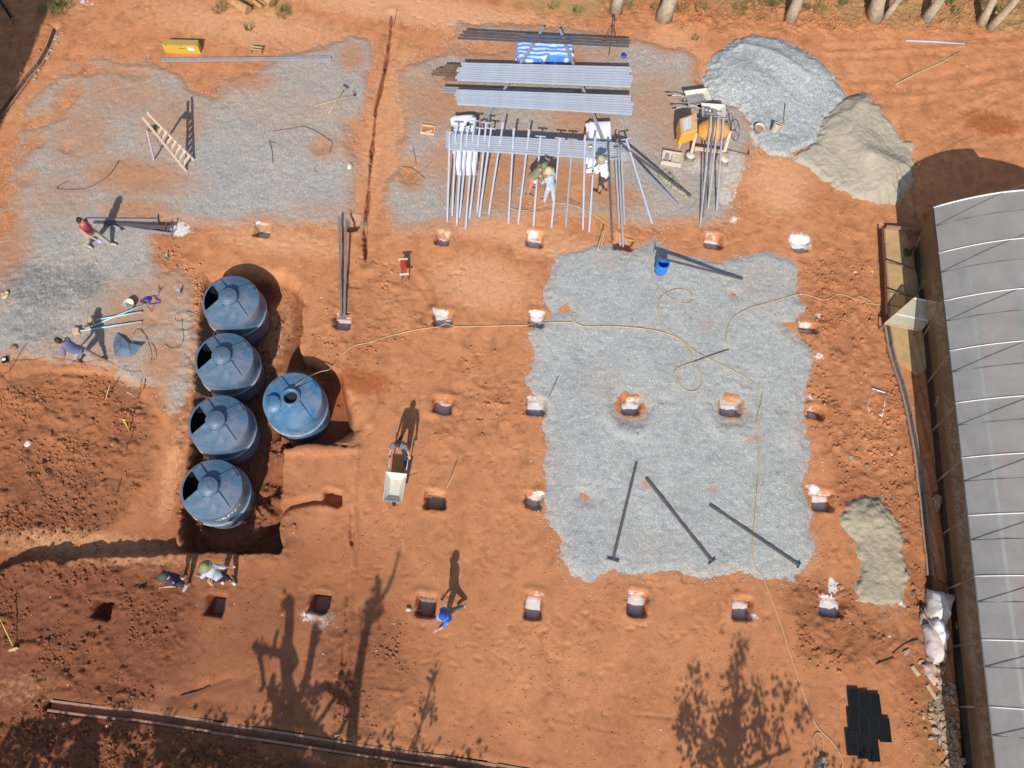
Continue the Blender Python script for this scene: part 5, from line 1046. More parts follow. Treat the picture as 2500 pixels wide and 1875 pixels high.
# pale plastic strip frame on the right soil
m = MB(); q = [P(u, v, .02) for u, v in ((2128,949),(2160,958),(2156,1016),(2148,1012))]
for pts, w in (([(2128,948),(2143,953),(2161,958)],.045),([(2161,958),(2160,985),(2154,1014)],.022),([(2154,1016),(2146,1011)],.045),([(2128,950),(2122,975),(2118,992)],.010),([(2118,992),(2124,1004),(2132,1006)],.018)): m.tube([P(u, v, .015) for u, v in pts], w*.55, 6)
single('plastic_strip', m, M_lbl, 'white torn plastic outline on the soil near the right drain', 'plastic strip', None, P(2140, 980))
for i, (u, v, r, lb) in enumerate(((2088,664,.07,'pale scrap of paper on the right soil'),(2130,663,.045,'small pale pebble right of the paper scrap'),(2078,1120,.09,'crumpled dry leaf on the soil above the small sand heap'),(2118,1138,.07,'dark crumpled leaf right of the dry leaf'),(2176,1110,.05,'white chip near the right drain'),(2196,1472,.07,'pale scrap on the tail of the small sand heap'),(2232,1448,.08,'dark clod beside the sacks'),(66,1083,.11,'pale crumpled paper in the left clods'),(2170,1553,.05,'tiny pale pebble right of the white heaped hole'))):
    lump('scrap', u, v, r, M_litter if 'leaf' in lb else (M_woodd if 'dark clod' in lb else M_sack), lb, 'scrap', (1,.8,.35), .7, 20+i)
# ------------------------------------------------------------------ people
def fuse(parts, voxel, name, m, parent, smooth_it=2):
    "one continuous closed surface from overlapping round limbs"
    mb = MB()
    for k in parts: k(mb)
    me = bpy.data.meshes.new(name); me.from_pydata(mb.v, [], mb.f); me.update()
    bm = bmesh.new(); bm.from_mesh(me); bmesh.ops.recalc_face_normals(bm, faces=bm.faces); bm.to_mesh(me); bm.free()
    o = bpy.data.objects.new(name, me); COL.objects.link(o)
    r = o.modifiers.new('r', 'REMESH'); r.mode = 'VOXEL'; r.voxel_size = voxel; r.use_smooth_shade = True
    s = o.modifiers.new('s', 'SMOOTH'); s.iterations = smooth_it; s.factor = .5
    bpy.context.view_layer.update()
    m2 = bpy.data.meshes.new_from_object(o.evaluated_get(bpy.context.evaluated_depsgraph_get()))
    o.modifiers.clear(); o.data = m2; bpy.data.meshes.remove(me); m2.name = name; m2.materials.clear(); m2.materials.append(m); o.parent = parent
    return o
def limb(a, b, ra, rb, n=12):
    a, b = Vector(a), Vector(b)
    def f(mb):
        mb.tube([a.lerp(b, k/4) for k in range(5)], [ra+(rb-ra)*k/4 for k in range(5)], n); mb.ball(a, ra*1.0, 12); mb.ball(b, rb*1.0, 12)
    return f
def loft(rings, lat, n=16):
    "rings: (centre, half width along lat, half depth)"
    def f(mb):
        vs = []; cs = [Vector(r[0]) for r in rings]
        for i, (c, w, d) in enumerate(rings):
            ax = (cs[min(i+1, len(cs)-1)]-cs[max(i-1, 0)]).normalized(); L = Vector(lat); dp = ax.cross(L).normalized()
            vs += [cs[i]+L*w*math.cos(2*math.pi*k/n)+dp*d*math.sin(2*math.pi*k/n) for k in range(n)]
        mb.add(vs, [(i*n+k, i*n+(k+1)%n, (i+1)*n+(k+1)%n, (i+1)*n+k) for i in range(len(rings)-1) for k in range(n)]+[tuple(range(n))[::-1], tuple((len(rings)-1)*n+k for k in range(n))], True)
    return f
def person(label, px, heading, pose, look, s=1.0):
    b = P(*px); t = thing('person', label, 'person', (b.x, b.y, b.z), math.radians(heading))
    g = pose.get; R_ = math.radians; D = lambda p, o=0, sd=1: Vector((math.sin(p)*math.cos(o), sd*math.sin(o), -math.cos(p)*math.cos(o)))
    lean = R_(g('lean', 5)); hip = Vector((0,0,0)); up = Vector((math.sin(lean),0,math.cos(lean)))
    legs = []
    for sd, th, kn in ((1, g('thL', 0), g('knL', 4)), (-1, g('thR', 0), g('knR', 4))):
        h = Vector((0,.095*sd,0)); k = h+.43*D(R_(th), R_(g('splay', 3)), sd); a = k+.42*D(R_(th-kn), 0, sd); fp = R_(max(-35, min(30, (th-kn)*.6)))
        toe = a+Vector((.17*math.cos(fp), .03*sd, -.055+.17*math.sin(min(0, fp)))); heel = a+Vector((-.05,0,-.05)); legs.append((h, k, a, toe, heel))
    low = min(min(l[2].z-.085, l[3].z-.035) for l in legs); lift = Vector((0,0,-low)); legs = [tuple(p+lift for p in l) for l in legs]; hip = hip+lift
    wa, ch, sc_ = hip+up*.16, hip+up*.33, hip+up*.47; nk = hip+up*.55; hl = lean*.55+R_(g('head', 8)); hd = nk+Vector((math.sin(hl),0,math.cos(hl)))*.135; hu = Vector((math.sin(hl*.8),0,math.cos(hl*.8))); hf = Vector((hu.z,0,-hu.x))
    arms = []
    for sd, k in ((1,'L'),(-1,'R')):
        sh = sc_+Vector((0,.185*sd,-.02)); p, o, e, inw = [R_(q) for q in g('arm'+k, (8, 10, 15, 0))]
        el = sh+.285*D(p, o, sd); wr = el+.25*D(p+e, o-inw, sd); arms.append((sh, el, wr, (wr-el).normalized(), sd))
    lat = Vector((0,1,0)); L = look
    # body, hands with five fingers
    bp = [loft([(hip-up*.08,.10,.085),(hip,.155,.11),(wa,.135,.095),(ch,.155,.11),(sc_,.155,.095),(sc_+up*.05,.07,.06)], lat), limb(nk-up*.05, hd-hu*.05, .052, .05), loft([(hd-hu*.125+hf*.03,.03,.03),(hd-hu*.09+hf*.02,.058,.075),(hd-hu*.02,.075,.096),(hd+hu*.05-hf*.004,.076,.098),(hd+hu*.10-hf*.012,.055,.07),(hd+hu*.122-hf*.014,.02,.03)], lat)]
    bp += [limb(hd+hf*.085-hu*.005, hd+hf*.112-hu*.03, .012, .016, 8), limb(hd+hf*.088-hu*.07, hd+hf*.092-hu*.07, .014, .014, 8)]
    for sd in (1, -1): bp.append(limb(hd+lat*.078*sd-hf*.01+hu*.012, hd+lat*.082*sd-hf*.018-hu*.025, .014, .010, 8))
    for h, k, a, toe, heel in legs: bp += [limb(h, k, .085, .056), limb(k, k.lerp(a, .35)-Vector((.015,0,0)), .055, .056), limb(k.lerp(a, .35)-Vector((.015,0,0)), a, .055, .037), limb(a-Vector((0,0,.02)), toe, .042, .032), limb(a, heel, .04, .036)]
    for sh, el, wr, d, sd in arms:
        bp += [limb(sh, el, .052, .040), limb(el, wr, .041, .027)]
        pe = wr+d*.085; px_ = d.cross(Vector((1,.2,.1))).normalized(); py = px_.cross(d).normalized()
        bp += [limb(wr, pe+px_*.026, .022, .014, 8), limb(wr, pe-px_*.026, .022, .014, 8), limb(wr, pe, .024, .016, 8)]
        for q, ln in ((-.036,.058),(-.012,.072),(.012,.078),(.036,.068)):
            f0 = pe+px_*q*.9; f1 = f0+(d*.8+py*.5*sd)*ln*.5; f2 = f1+(d*.45+py*.85*sd)*ln*.5; bp += [limb(f0, f1, .0105, .0095, 6), limb(f1, f2, .0095, .008, 6)]
        th0 = wr+d*.03+px_*.03; th1 = th0+(d*.55+px_*.75)*.045; bp += [limb(th0, th1, .012, .0105, 6), limb(th1, th1+(d*.8+py*.5*sd)*.03, .0105, .009, 6)]
    skin = L.get('skin', M_skin)
    body = fuse(bp, .0095, 'body', skin, t, 2)
    m = MB()
    for sd in (1, -1): m.ball(hd+hf*.089+lat*.031*sd+hu*.012, .011, 8)
    part(t, 'eyes', m, M_eye)
    # clothes
    cm = lambda nm, c, **k: mat(nm, c, .85, var=.14, scale=12, bmp=.25, bscale=30, **k)
    sl = L.get('sleeve', .6); tp = [loft([(hip-up*.05,.175,.135),(hip+up*.02,.172,.13),(wa,.155,.12),(ch,.178,.132),(sc_-up*.02,.178,.118),(sc_+up*.045,.10,.075)], lat)]
    for sh, el, wr, d, sd in arms:
        if sl > 0: tp.append(limb(sh-lat*.02*sd, sh.lerp(el, min(1, sl)), .068, .058))
        else: tp.append(limb(sh-lat*.05*sd, sh-lat*.01*sd, .05, .052))
        if sl > 1: tp.append(limb(el, el.lerp(wr, sl-1), .054, .042))
    fuse(tp, .013, 'shirt', cm(L['shirt'][0], L['shirt'][1]), t, 2)
    ll = L.get('leglen', 2); lp = [loft([(hip-up*.09,.15,.12),(hip-up*.02,.172,.135),(hip+up*.07,.160,.122)], lat)]
    for h, k, a, toe, heel in legs:
        lp.append(limb(h, h.lerp(k, min(1, ll)), .099, .078))
        if ll > 1: lp.append(limb(k, k.lerp(a, min(.97, ll-1)), .077, .060))
    fuse(lp, .013, 'trousers' if ll > 1.3 else 'shorts', cm(L['legs'][0], L['legs'][1]), t, 2)
    if L.get('shoes'):
        for h, k, a, toe, heel in legs:
            fuse([limb(a-Vector((0,0,.015)), toe, .05, .042, 10), limb(a, heel, .048, .044, 10)], .012, 'shoe', cm(*L['shoes']), t, 1)
    hair = L.get('hair')
    if hair:
        hp = [loft([(hd-hu*.06-hf*.045,.07,.055),(hd-hu*.01-hf*.03,.087,.088),(hd+hu*.05-hf*.015,.088,.106),(hd+hu*.11-hf*.016,.066,.083),(hd+hu*.137-hf*.016,.03,.04)], lat)]
        if L.get('long'): hp += [limb(hd-hf*.07, hd-hf*.10-hu*.17, .07, .045)]
        fuse(hp, .012, 'hair', mat(*hair), t, 1)
    hat = L.get('hat')
    if hat:
        kind, hm = hat; Rm = Matrix((hf, lat, hu)).transposed(); m = MB(); hc = hd+hu*.035-hf*.01
        cr = [(.108,0),(.110,.04),(.100,.085),(.07,.115),(.03,.128),(0,.13)]
        if kind == 'brim': m.lathe([(.10,-.012),(.165,-.022),(.195,-.012),(.165,-.006),(.112,.006)]+cr[1:], 28, hc, R=Rm); part(t, 'hat', m, hm)
        else:
            m.lathe([(.104,-.02)]+cr, 26, hc, R=Rm); ho = part(t, 'cap', m, hm)
            m = MB(); vs = []; n = 10
            for i in range(n+1):
                a = R_(-62+124*i/n); vs += [hc+Rm @ Vector((.10*math.cos(a), .10*math.sin(a), -.005)), hc+Rm @ Vector((.075+.13*math.cos(a)*(.9), .098*math.sin(a), -.022-.0*i))]
            o_ = len(vs); vs += [v-hu*.008 for v in vs]; m.add(vs, [(2*i, 2*i+2, 2*i+3, 2*i+1) for i in range(n)]+[(o_+2*i, o_+2*i+1, o_+2*i+3, o_+2*i+2) for i in range(n)]+[(2*i+1, 2*i+3, o_+2*i+3, o_+2*i+1) for i in range(n)]); part(ho, 'visor', m, L.get('visor', hm))
            if L.get('badge'): m = MB(); m.lathe([(0,.008),(.035,.004),(.036,0)], 12, hc+Rm @ Vector((.055,0,.108)), R=Rm @ Matrix.Rotation(.45, 3, 'Y')); part(ho, 'badge', m, L['badge'])
    return t, dict(arms=arms, hip=hip, lat=lat, hf=hf, hd=hd, R=Matrix.Rotation(math.radians(heading), 3, 'Z'), b=Vector((b.x, b.y, b.z)))
def hand_world(info, k): a = info['arms'][k]; return info['b'] + info['R'] @ (a[2]+a[3]*.09)
C = lambda *a: a
t1, i1 = person('person in a red sleeveless top walking with a violet pouch in hand', (246,601), -6, dict(lean=4, thL=24, knL=6, thR=-20, knR=14, armL=(-22,10,10,0), armR=(34,8,35,0), head=4),
  dict(shirt=('red_knit',(.46,.085,.10)), sleeve=0, legs=('stone_trousers',(.40,.36,.28)), leglen=1.95, shoes=('pale_shoes',(.50,.44,.34)), hair=('dark_brown_hair',(.035,.018,.012),.6), long=True, skin=M_skin))
h = hand_world(i1, 1); m = MB(); m.ball((0,0,0), .085, 14, (1.1,.6,.8)); m.jitter(.02, 10, 3); o = single('pouch', m, mat('violet_cloth', (.50,.40,.72), .7), 'violet pouch held by the walking person in red', 'pouch'); o.location = h
person('person in a slate blue shirt striding bent over below the rammers', (221,883), 176, dict(lean=24, thL=26, knL=10, thR=-24, knR=10, armL=(10,14,20,0), armR=(20,10,20,0), head=14),
  dict(shirt=('slate_shirt',(.16,.18,.30)), sleeve=.7, legs=('grey_shorts',(.34,.33,.36)), leglen=.95, hair=('brown_hair',(.05,.03,.02),.6), skin=M_skin2, shoes=('brown_boots',(.34,.18,.09))))
t3, i3 = person('person in olive shirt, red shorts and green cap bending over a phone', (1294,472), 8, dict(lean=30, thL=2, knL=3, thR=-4, knR=3, armL=(18,6,48,12), armR=(28,4,45,14), head=18),
  dict(shirt=('olive_tee',(.235,.245,.135)), sleeve=.85, legs=('coral_shorts',(.62,.20,.16)), leglen=.95, hat=('cap', mat('green_cap_cloth',(.17,.27,.13),.85)), hair=('auburn_hair',(.16,.06,.03),.6), shoes=('tan_sandals',(.35,.20,.10))))
t4_, i4 = person('person in pale blue clothes and straw hat facing the man in olive', (1338,493), 140, dict(lean=12, thL=6, knL=4, thR=-7, knR=6, armL=(20,4,50,10), armR=(4,12,24,0), head=18),
  dict(shirt=('pale_blue_shirt',(.44,.51,.60)), sleeve=1.0, legs=('pale_grey_trousers',(.50,.54,.60)), leglen=1.9, hat=('brim', mat('straw_hat_weave',(.62,.50,.30),.9,var=.12,scale=30)), skin=M_skin))
h = hand_world(i4, 0); m = MB(); m.box((0,0,0), (.10,.16,.02), .4); m.ball((-.02,-.10,-.04), .085, 12, (.8,1.1,.9)); o = single('drill', m, mat('white_blue_plastic', (.55,.66,.80), .4), 'pale blue tool held between the two crouching men', 'tool'); o.location = h
person('person in a white shirt and khaki hat leaning over the lower stack', (1467,466), 150, dict(lean=20, thL=3, knL=3, thR=-3, knR=6, armL=(14,12,30,0), armR=(38,12,20,0), head=22),
  dict(shirt=('white_tee',(.80,.80,.80)), sleeve=.75, legs=('dark_olive_shorts',(.075,.07,.065)), leglen=.95, hat=('brim', mat('khaki_hat_cloth',(.40,.37,.25),.9)), shoes=('dark_shoes',(.05,.04,.035))))
person('person in navy shirt and dark cap standing at the pit edge with folded arms', (453,1422), 236, dict(lean=3, thL=2, knL=3, thR=-3, knR=4, armL=(16,8,95,48), armR=(18,8,90,46), head=4),
  dict(shirt=('navy_print_shirt',(.022,.035,.10)), sleeve=.7, legs=('navy_shorts',(.025,.04,.11)), leglen=1.0, hat=('cap', mat('dark_green_cap',(.065,.085,.075),.85)), hair=('fair_hair',(.30,.20,.11),.6), shoes=('pale_sandals',(.46,.38,.30))))
t7, i7 = person('person in light blue shirt and olive hat with a tan shoulder bag', (553,1416), 138, dict(lean=16, thL=4, knL=4, thR=-10, knR=10, armL=(12,22,30,0), armR=(-30,26,20,0), head=14),
  dict(shirt=('light_blue_tee',(.46,.53,.62)), sleeve=1.0, legs=('black_trousers',(.022,.024,.028)), leglen=1.6, hat=('brim', mat('olive_hat_cloth',(.27,.27,.15),.9)), shoes=('white_sneakers',(.70,.66,.60))))
m = MB(); q = i7['hip']+Vector((-.05,.21,.08)); m.ball(q, .13, 14, (1,.5,1)); m.jitter(.02, 9, 2); m.tube([q+Vector((0,.02,.1)), i7['hip']+Vector((.14,.02,.32)), i7['hip']+Vector((.10,-.14,.52)), i7['hip']+Vector((-.02,-.12,.50)), q+Vector((-.05,0,.1))], .013, 6)
o = single('shoulder_bag', m, mat('tan_canvas',(.42,.31,.17),.85), 'tan shoulder bag hanging on the person in light blue', 'bag'); o.location = i7['b']; o.rotation_euler = (0,0,math.radians(138))
bp_ = P(960, 1133); yy = (bw.y+1.17)
pc = bpy.data.objects  # the pusher stands between the handles
def px_of(p):
    d = p-Vector((0,0,CH)); z = d.dot(FW); return (1250+F*d.dot(CR)/z, 937.5-F*d.dot(CU)/z)
pu = px_of(Vector((bw.x, bw.y+1.20, 0)))
person('person in a grey shirt pushing the pale wheelbarrow', pu, -89, dict(lean=15, thL=22, knL=12, thR=-22, knR=16, armL=(10,12,10,4), armR=(10,12,10,4), head=12),
  dict(shirt=('grey_tee',(.15,.17,.20)), sleeve=.8, legs=('dark_navy_trousers',(.03,.035,.05)), leglen=1.9, hair=('dark_hair',(.06,.035,.022),.6), shoes=('dark_trainers',(.04,.045,.055)), skin=M_skin))
person('person in blue shirt and blue cap striding beside the spoon shovel hole', (1093,1512), 212, dict(lean=7, thL=12, knL=6, thR=-34, knR=8, armL=(24,6,25,6), armR=(-16,5,15,4), head=6),
  dict(shirt=('royal_blue_tee',(.055,.19,.60)), sleeve=.85, legs=('grey_work_trousers',(.20,.17,.16)), leglen=1.9, hat=('cap', mat('blue_cap_cloth',(.03,.085,.42),.8)), visor=mat('pale_blue_visor',(.22,.36,.66),.7), badge=mat('badge_blue',(.45,.62,.82),.6), hair=('brown_hair',(.05,.03,.02),.6), shoes=('light_trainers',(.60,.56,.52)), skin=M_skin))

# ------------------------------------------------------------------ concrete drains, laid as short U sections
def drain(name, path, seg, w_in, wall, depth, proud, label, m_wall, m_floor, skip=()):
    L = [Vector((x, y, 0)) for x, y in path]; c = L[len(L)//2]; t = thing(name, label, 'drain', (c.x, c.y, gz(c.x, c.y)))
    cum = [0]
    for i in range(1, len(L)): cum.append(cum[-1]+(L[i]-L[i-1]).length)
    def at(s):
        for i in range(1, len(L)):
            if s <= cum[i]+1e-6: f = (s-cum[i-1])/(cum[i]-cum[i-1]); return L[i-1].lerp(L[i], f), (L[i]-L[i-1]).normalized()
        return L[-1], (L[-1]-L[-2]).normalized()
    n = int(cum[-1]/seg)
    for k in range(n):
        if k in skip: continue
        a, _ = at(k*seg+.006); b, _ = at((k+1)*seg-.006); d = (b-a).normalized(); s = Vector((-d.y, d.x, 0)); j = RND.uniform(-.012, .012); a = a+s*j; b = b+s*j
        zt = proud+RND.uniform(-.008, .012); o = w_in/2; q = o+wall
        pr = [(-q,-depth-.05),(q,-depth-.05),(q,zt),(o,zt),(o*.82,-depth),(-o*.82,-depth),(-o,zt),(-q,zt)]
        m = MB(); vs = [p+s*x+Vector((0,0,z)) for p in (a, b) for x, z in pr]; N8 = 8
        m.cur = 0; m.add(vs, [(i, (i+1)%8, 8+(i+1)%8, 8+i) for i in (0,1,2,6,7)]+[(0,7,6,5),(0,5,4,1),(1,4,3,2)]+[(8,13,14,15),(8,9,12,13),(9,10,11,12)])
        m.cur = 1; m.add(vs, [(i, (i+1)%8, 8+(i+1)%8, 8+i) for i in (3,4,5)])
        m.jitter(.006, 6, k); part(t, 'channel_section', m, [m_wall, m_floor], True)
    return t
drain('drain_channel', DRAIN_B, 1.1, .185, .06, .12, .03, 'long open concrete drain crossing the bottom edge of the site', M_kerb, M_drainfloor)
drain('drain_channel', DRAIN_R, .62, .13, .05, .14, .04, 'narrow grey concrete drain between the site and the greenhouse', M_kerb, mat('drain_grey_floor', (.27,.25,.25), .9, var=.2, scale=8, dust=.3))
drain('drain_channel', DRAIN_L, .8, .16, .05, .14, .03, 'curved concrete drain half in shade at the upper left corner', M_kerb, M_drainfloor)
for i in range(34):                # broken stones along the left drain's edge
    f = i/33; a = Vector((*W2([(138,80)])[0], 0)).lerp(Vector((*W2([(62,196)])[0], 0)), f); a.x += RND.uniform(.05,.3); a.y += RND.uniform(-.1,.1); r = RND.uniform(.04,.1)
    m = MB(); m.ball((0,0,0), r, 8, (1,.8,.5)); m.jitter(r*.4, 12, i); o = single('broken_stone', m, M_stone, 'pale broken stone edging the curved upper left drain', 'stone', 'broken stones edging the upper left drain'); o.location = (a.x, a.y, sz(a.x, a.y)+.01)

# ------------------------------------------------------------------ greenhouse on the right
EH, GW, RH, WI = 2.5, 6.6, 3.95, .66
E0, E1 = G(2278,507,EH), G(2431,1875,EH); ga = (E1-E0).normalized(); gr = Vector((-ga.y, ga.x, 0)); 
if gr.x < 0: gr = -gr
GL = (E1-E0).length+7.0
gt = thing('greenhouse', 'long greenhouse with milky plastic roof along the right edge', 'greenhouse', (E0.x, E0.y, -.3))
def gp(s, x, z): p = E0+ga*s+gr*x; return Vector((p.x, p.y, z))
def rz_(x): return EH+(RH-EH)*(1-(1-x/3.1)**2.1) if x <= 3.1 else EH+(RH-.32-EH)*(1-((x-3.1)/(GW-3.1))**2.0)
NS, NX = 66, 34
m = MB(); vs = []
for i in range(NS+1):
    for j in range(NX+1):
        s = GL*i/NS; x = GW*j/NX; z = rz_(x)+.012*mnoise.noise(Vector((s*.9, x*1.4, 0))); vs.append(gp(s, x, z))
m.add(vs, [(i*(NX+1)+j, (i+1)*(NX+1)+j, (i+1)*(NX+1)+j+1, i*(NX+1)+j+1) for i in range(NS) for j in range(NX)], True)
part(gt, 'roof_film', m, M_film, True)
SP_ = 1.62
k = 0; s = 0.0
while s <= GL:
    m = MB(); m.tube([gp(s, GW*j/34, rz_(GW*j/34)+.015) for j in range(35)], .016 if k else .026, 6); part(gt, 'hoop', m, M_tube, True)
    if k:
        m = MB(); m.tube([gp(s-.95, 0, EH+.008)]+[gp(s-.95, GW*j/10, rz_(GW*j/10)+.012) for j in range(1, 11)], .010, 5); part(gt, 'cross_wire', m, M_wire, True)
        m = MB(); m.tube([gp(s-.95+(-1.25)*f, GW*.45*f, rz_(GW*.45*f)+.014) for f in [q/8 for q in range(9)]], .010, 5); part(gt, 'brace_wire', m, M_wire, True)
    k += 1; s += SP_
m = MB(); m.tube([gp(0, 0, EH), gp(GL, 0, EH)], .022, 6); part(gt, 'eave_rail', m, M_wire, True)
m = MB(); m.tube([gp(0, .62, rz_(.62)-.13), gp(GL, .62, rz_(.62)-.13)], .05, 8); part(gt, 'purlin', m, M_tube, True)
def wallfilm(pts, n, wob, m_, name):
    mb = MB(); vs = []
    for i in range(n+1):
        f = i/n
        for j in range(7):
            h = j/6; p = pts[0].lerp(pts[1], f).lerp(pts[3].lerp(pts[2], f), h); vs.append(p+gr*wob*math.sin(h*math.pi)*(-1.0+.5*math.sin(f*n*.7)))
    mb.add(vs, [(i*7+j, (i+1)*7+j, (i+1)*7+j+1, i*7+j+1) for i in range(n) for j in range(6)], True); part(gt, name, mb, m_, True)
wallfilm([gp(0,WI,.32), gp(GL,WI,.32), gp(GL,.02,EH), gp(0,.02,EH)], 60, .10, M_wall, 'side_curtain')
wallfilm([gp(0,GW,-.2), gp(GL,GW,-.2), gp(GL,GW,EH), gp(0,GW,EH)], 30, .05, M_wall, 'side_curtain')
for ss in (0.0, GL):
    m = MB(); top = [gp(ss, GW*j/34, rz_(GW*j/34)) for j in range(35)]; m.add(top+[gp(ss, GW, -.35), gp(ss, WI, -.35)], [tuple(range(37))]); part(gt, 'gable_film', m, M_wall, True)
m = MB(); a, b = gp(.1,WI+.04,.0), gp(GL,WI+.04,.0); m.beam(a, b, .08, .68); part(gt, 'plinth_board', m, mat('dark_plinth', (.05,.035,.025), .9, var=.3), True)
for q in range(int(GL/1.62)+1):
    m = MB(); m.tube([gp(q*1.62,WI+.1,-.35), gp(q*1.62,.06,EH-.02)], .03, 8); part(gt, 'side_post', m, M_galvd, True)
# benches of seedlings inside
bt = []
for bx_ in (1.55, 4.6):
    t = thing('plant_bench', ('near' if bx_ < 2 else 'far')+' bench of seedlings seen dimly through the greenhouse roof', 'plant bench', gp(GL/2, bx_, -.3), 0)
    m = MB(); m.beam(gp(.8,bx_,.5), gp(GL-.8,bx_,.5), 1.5, .06); part(t, 'bench_top', m, M_galvd, True)
    m = MB()
    for q in range(14): 
        for e in (-.6, .6): m.beam(gp(1+q*(GL-2)/13, bx_+e, -.33), gp(1+q*(GL-2)/13, bx_+e, .48), .05)
    part(t, 'bench_legs', m, M_galvd, True)
    m = MB()
    for q in range(2600):
        p = gp(RND.uniform(.9, GL-.9), bx_+RND.uniform(-.7,.7), .55+RND.uniform(0,.22)); a = RND.uniform(0, 6.28); d = Vector((math.cos(a), math.sin(a), RND.uniform(-.3,.5)))*.13; e = Vector((-d.y, d.x, 0))*.35; m.add([p, p+d*.5+e, p+d, p+d*.5-e], [(0,1,2,3)])
    part(t, 'seedlings', m, M_leaf, True)
# concrete apron, low wall and film lobby in front of the door
def quad_slab(name, px, z0, z1, m_, label, cat, kind=None):
    q = [G(u, v, z1) for u, v in px]; c = sum(q, Vector())/len(q); mb = MB(); mb.slab([(p.x, p.y) for p in q], z0, z1); return single(name, mb, m_, label, cat, None, Vector((c.x, c.y, z0)), kind)
M_apron = mat('apron_concrete', (.50,.33,.16), .9, var=.15, scale=3, bmp=.2)
o = quad_slab('path', [(2160,556),(2206,552),(2246,700),(2252,790),(2262,900),(2240,915),(2188,880),(2176,800),(2170,700)], -.5, .035, M_apron, None, None, 'structure')
lt = P(2155, 800); t = thing('lobby', 'low clear film lobby with framed lid in front of the greenhouse door', 'greenhouse lobby', (lt.x, lt.y, lt.z))
m = MB(); q = [G(2153,556,.30), G(2160,660,.30), G(2165,786,.30)]
for i in range(2): a, b = q[i], q[i+1]; m.beam(Vector((a.x,a.y,.16)), Vector((b.x,b.y,.16)), .06, .32)
part(t, 'low_wall', m, mat('dark_red_boards', (.13,.05,.03), .85, var=.3), True)
m = MB(); a, b = G(2165,552,.22), G(2258,560,.22); m.beam(Vector((a.x,a.y,.10)), Vector((b.x,b.y,.10)), .07, .26); part(t, 'threshold', m, M_kerb, True)
lidz = .85; lq = [G(2232,728,lidz), G(2302,742,lidz), G(2247,807,lidz-.4), G(2160,790,lidz-.4)]
m = MB(); m.add(lq, [(0,1,2,3)]); part(t, 'film_lid', m, M_porch, True)
for i in range(4): m = MB(); m.beam(lq[i], lq[(i+1)%4], .04); part(t, 'lid_frame', m, M_tube if i in (0,) else M_wood, True)
m = MB(); m.beam(lq[0].lerp(lq[3], .62), lq[1].lerp(lq[2], .62), .035); part(t, 'lid_frame', m, M_tube, True)
for p in (lq[2], lq[3]): m = MB(); m.beam(Vector((p.x, p.y, -.05)), p, .04); part(t, 'lobby_post', m, M_woodd, True)
cq = [gp(.05,.05,EH-.1), gp(2.55,.05,EH-.1)]; dq = [G(2262,560,.05), G(2238,712,.05)]
m = MB(); vs = []
for i in range(17):
    f = i/16
    for j in range(7): h = j/6; p = dq[0].lerp(dq[1], f).lerp(cq[0].lerp(cq[1], f), h); vs.append(p+Vector((-.05*math.sin(h*3.1)+.04*math.sin(f*16), .03*math.sin(h*5+f*4), 0)))
m.add(vs, [(i*7+j, (i+1)*7+j, (i+1)*7+j+1, i*7+j+1) for i in range(16) for j in range(6)], True); part(t, 'lobby_curtain', m, M_wall, True)
for a, b in ((G(2167,640,.32), G(2230,655,.05)), (G(2172,712,.32), G(2228,724,.05))): m = MB(); m.beam(a, b, .035); part(t, 'tie_bar', m, M_woodd, True)
lump('potted_plant', 2213, 620, .16, M_leaf, 'small green plant on the apron beside the lobby curtain', 'plant', (.8,1.1,.6), .5, 9)
# things in the shaded strip
m = MB(); q = [G(2300,860,.7), G(2280,930,.35), G(2300,985,.4), G(2328,960,.9)]; vs = [a.lerp(b, f) for f in (0,.33,.66,1) for a, b in ((q[0],q[3]),)]
m = MB(); n = 6; vs = []
for i in range(n+1):
    for j in range(n+1): f, g = i/n, j/n; p = q[0].lerp(q[1], f).lerp(q[3].lerp(q[2], f), g); vs.append(p+Vector((0,0,-.18*math.sin(f*3.1)+.05*math.sin(g*6))))
m.add(vs, [(i*(n+1)+j, (i+1)*(n+1)+j, (i+1)*(n+1)+j+1, i*(n+1)+j+1) for i in range(n) for j in range(n)], True); single('film_flap', m, M_wall, 'loose brown film flap bulging from the greenhouse side', 'plastic film', None, q[1]-Vector((0,0,.3)))
a, b = P(2280, 1010, .1), gp(5.6, WI-.1, .7); m = MB(); m.beam(a, b, .05); single('prop_stick', m, M_wood, 'stick propped against the greenhouse side below the film flap', 'stick', None, a)
lump('crumpled_sack', 2285, 1228, .20, mat('brown_sack', (.34,.25,.17), .9, bmp=.5, bscale=15), 'crumpled brown sack in the shaded strip beside the greenhouse', 'sack', (.7,1.2,.6), .5, 10)

# ------------------------------------------------------------------ sacks, sheet, stones, leaf litter on the right
def sack(px, h, label, seed, m_=None, amp=.05):
    q = [P(u, v, h*.75) for u, v in px]; q = [Vector((p.x, p.y, sz(p.x, p.y))) for p in q]; c = sum(q, Vector())/len(q); mb = MB(); n = len(q); K = 5; dn = []
    for i in range(n):
        for k in range(K): dn.append(q[i].lerp(q[(i+1)%n], k/K))
    N_ = len(dn); vs = []
    for f, z in ((1.0,-.03),(1.04,h*.35),(.93,h*.75),(.65,h),(.3,h*1.08),(.03,h*1.1)):
        for p in dn: w = c.lerp(p, f); vs.append(Vector((w.x, w.y, c.z+z)))
    mb.add(vs, [(j*N_+k, j*N_+(k+1)%N_, (j+1)*N_+(k+1)%N_, (j+1)*N_+k) for j in range(5) for k in range(N_)]+[tuple(range(N_))[::-1], tuple(5*N_+k for k in range(N_))], True); mb.jitter(amp*1.3, 4.5, seed); mb.jitter(amp*.8, 11, seed+5)
    return single('sack', mb, m_ or M_sack, label, 'sack', 'sacks beside the drain end', c)
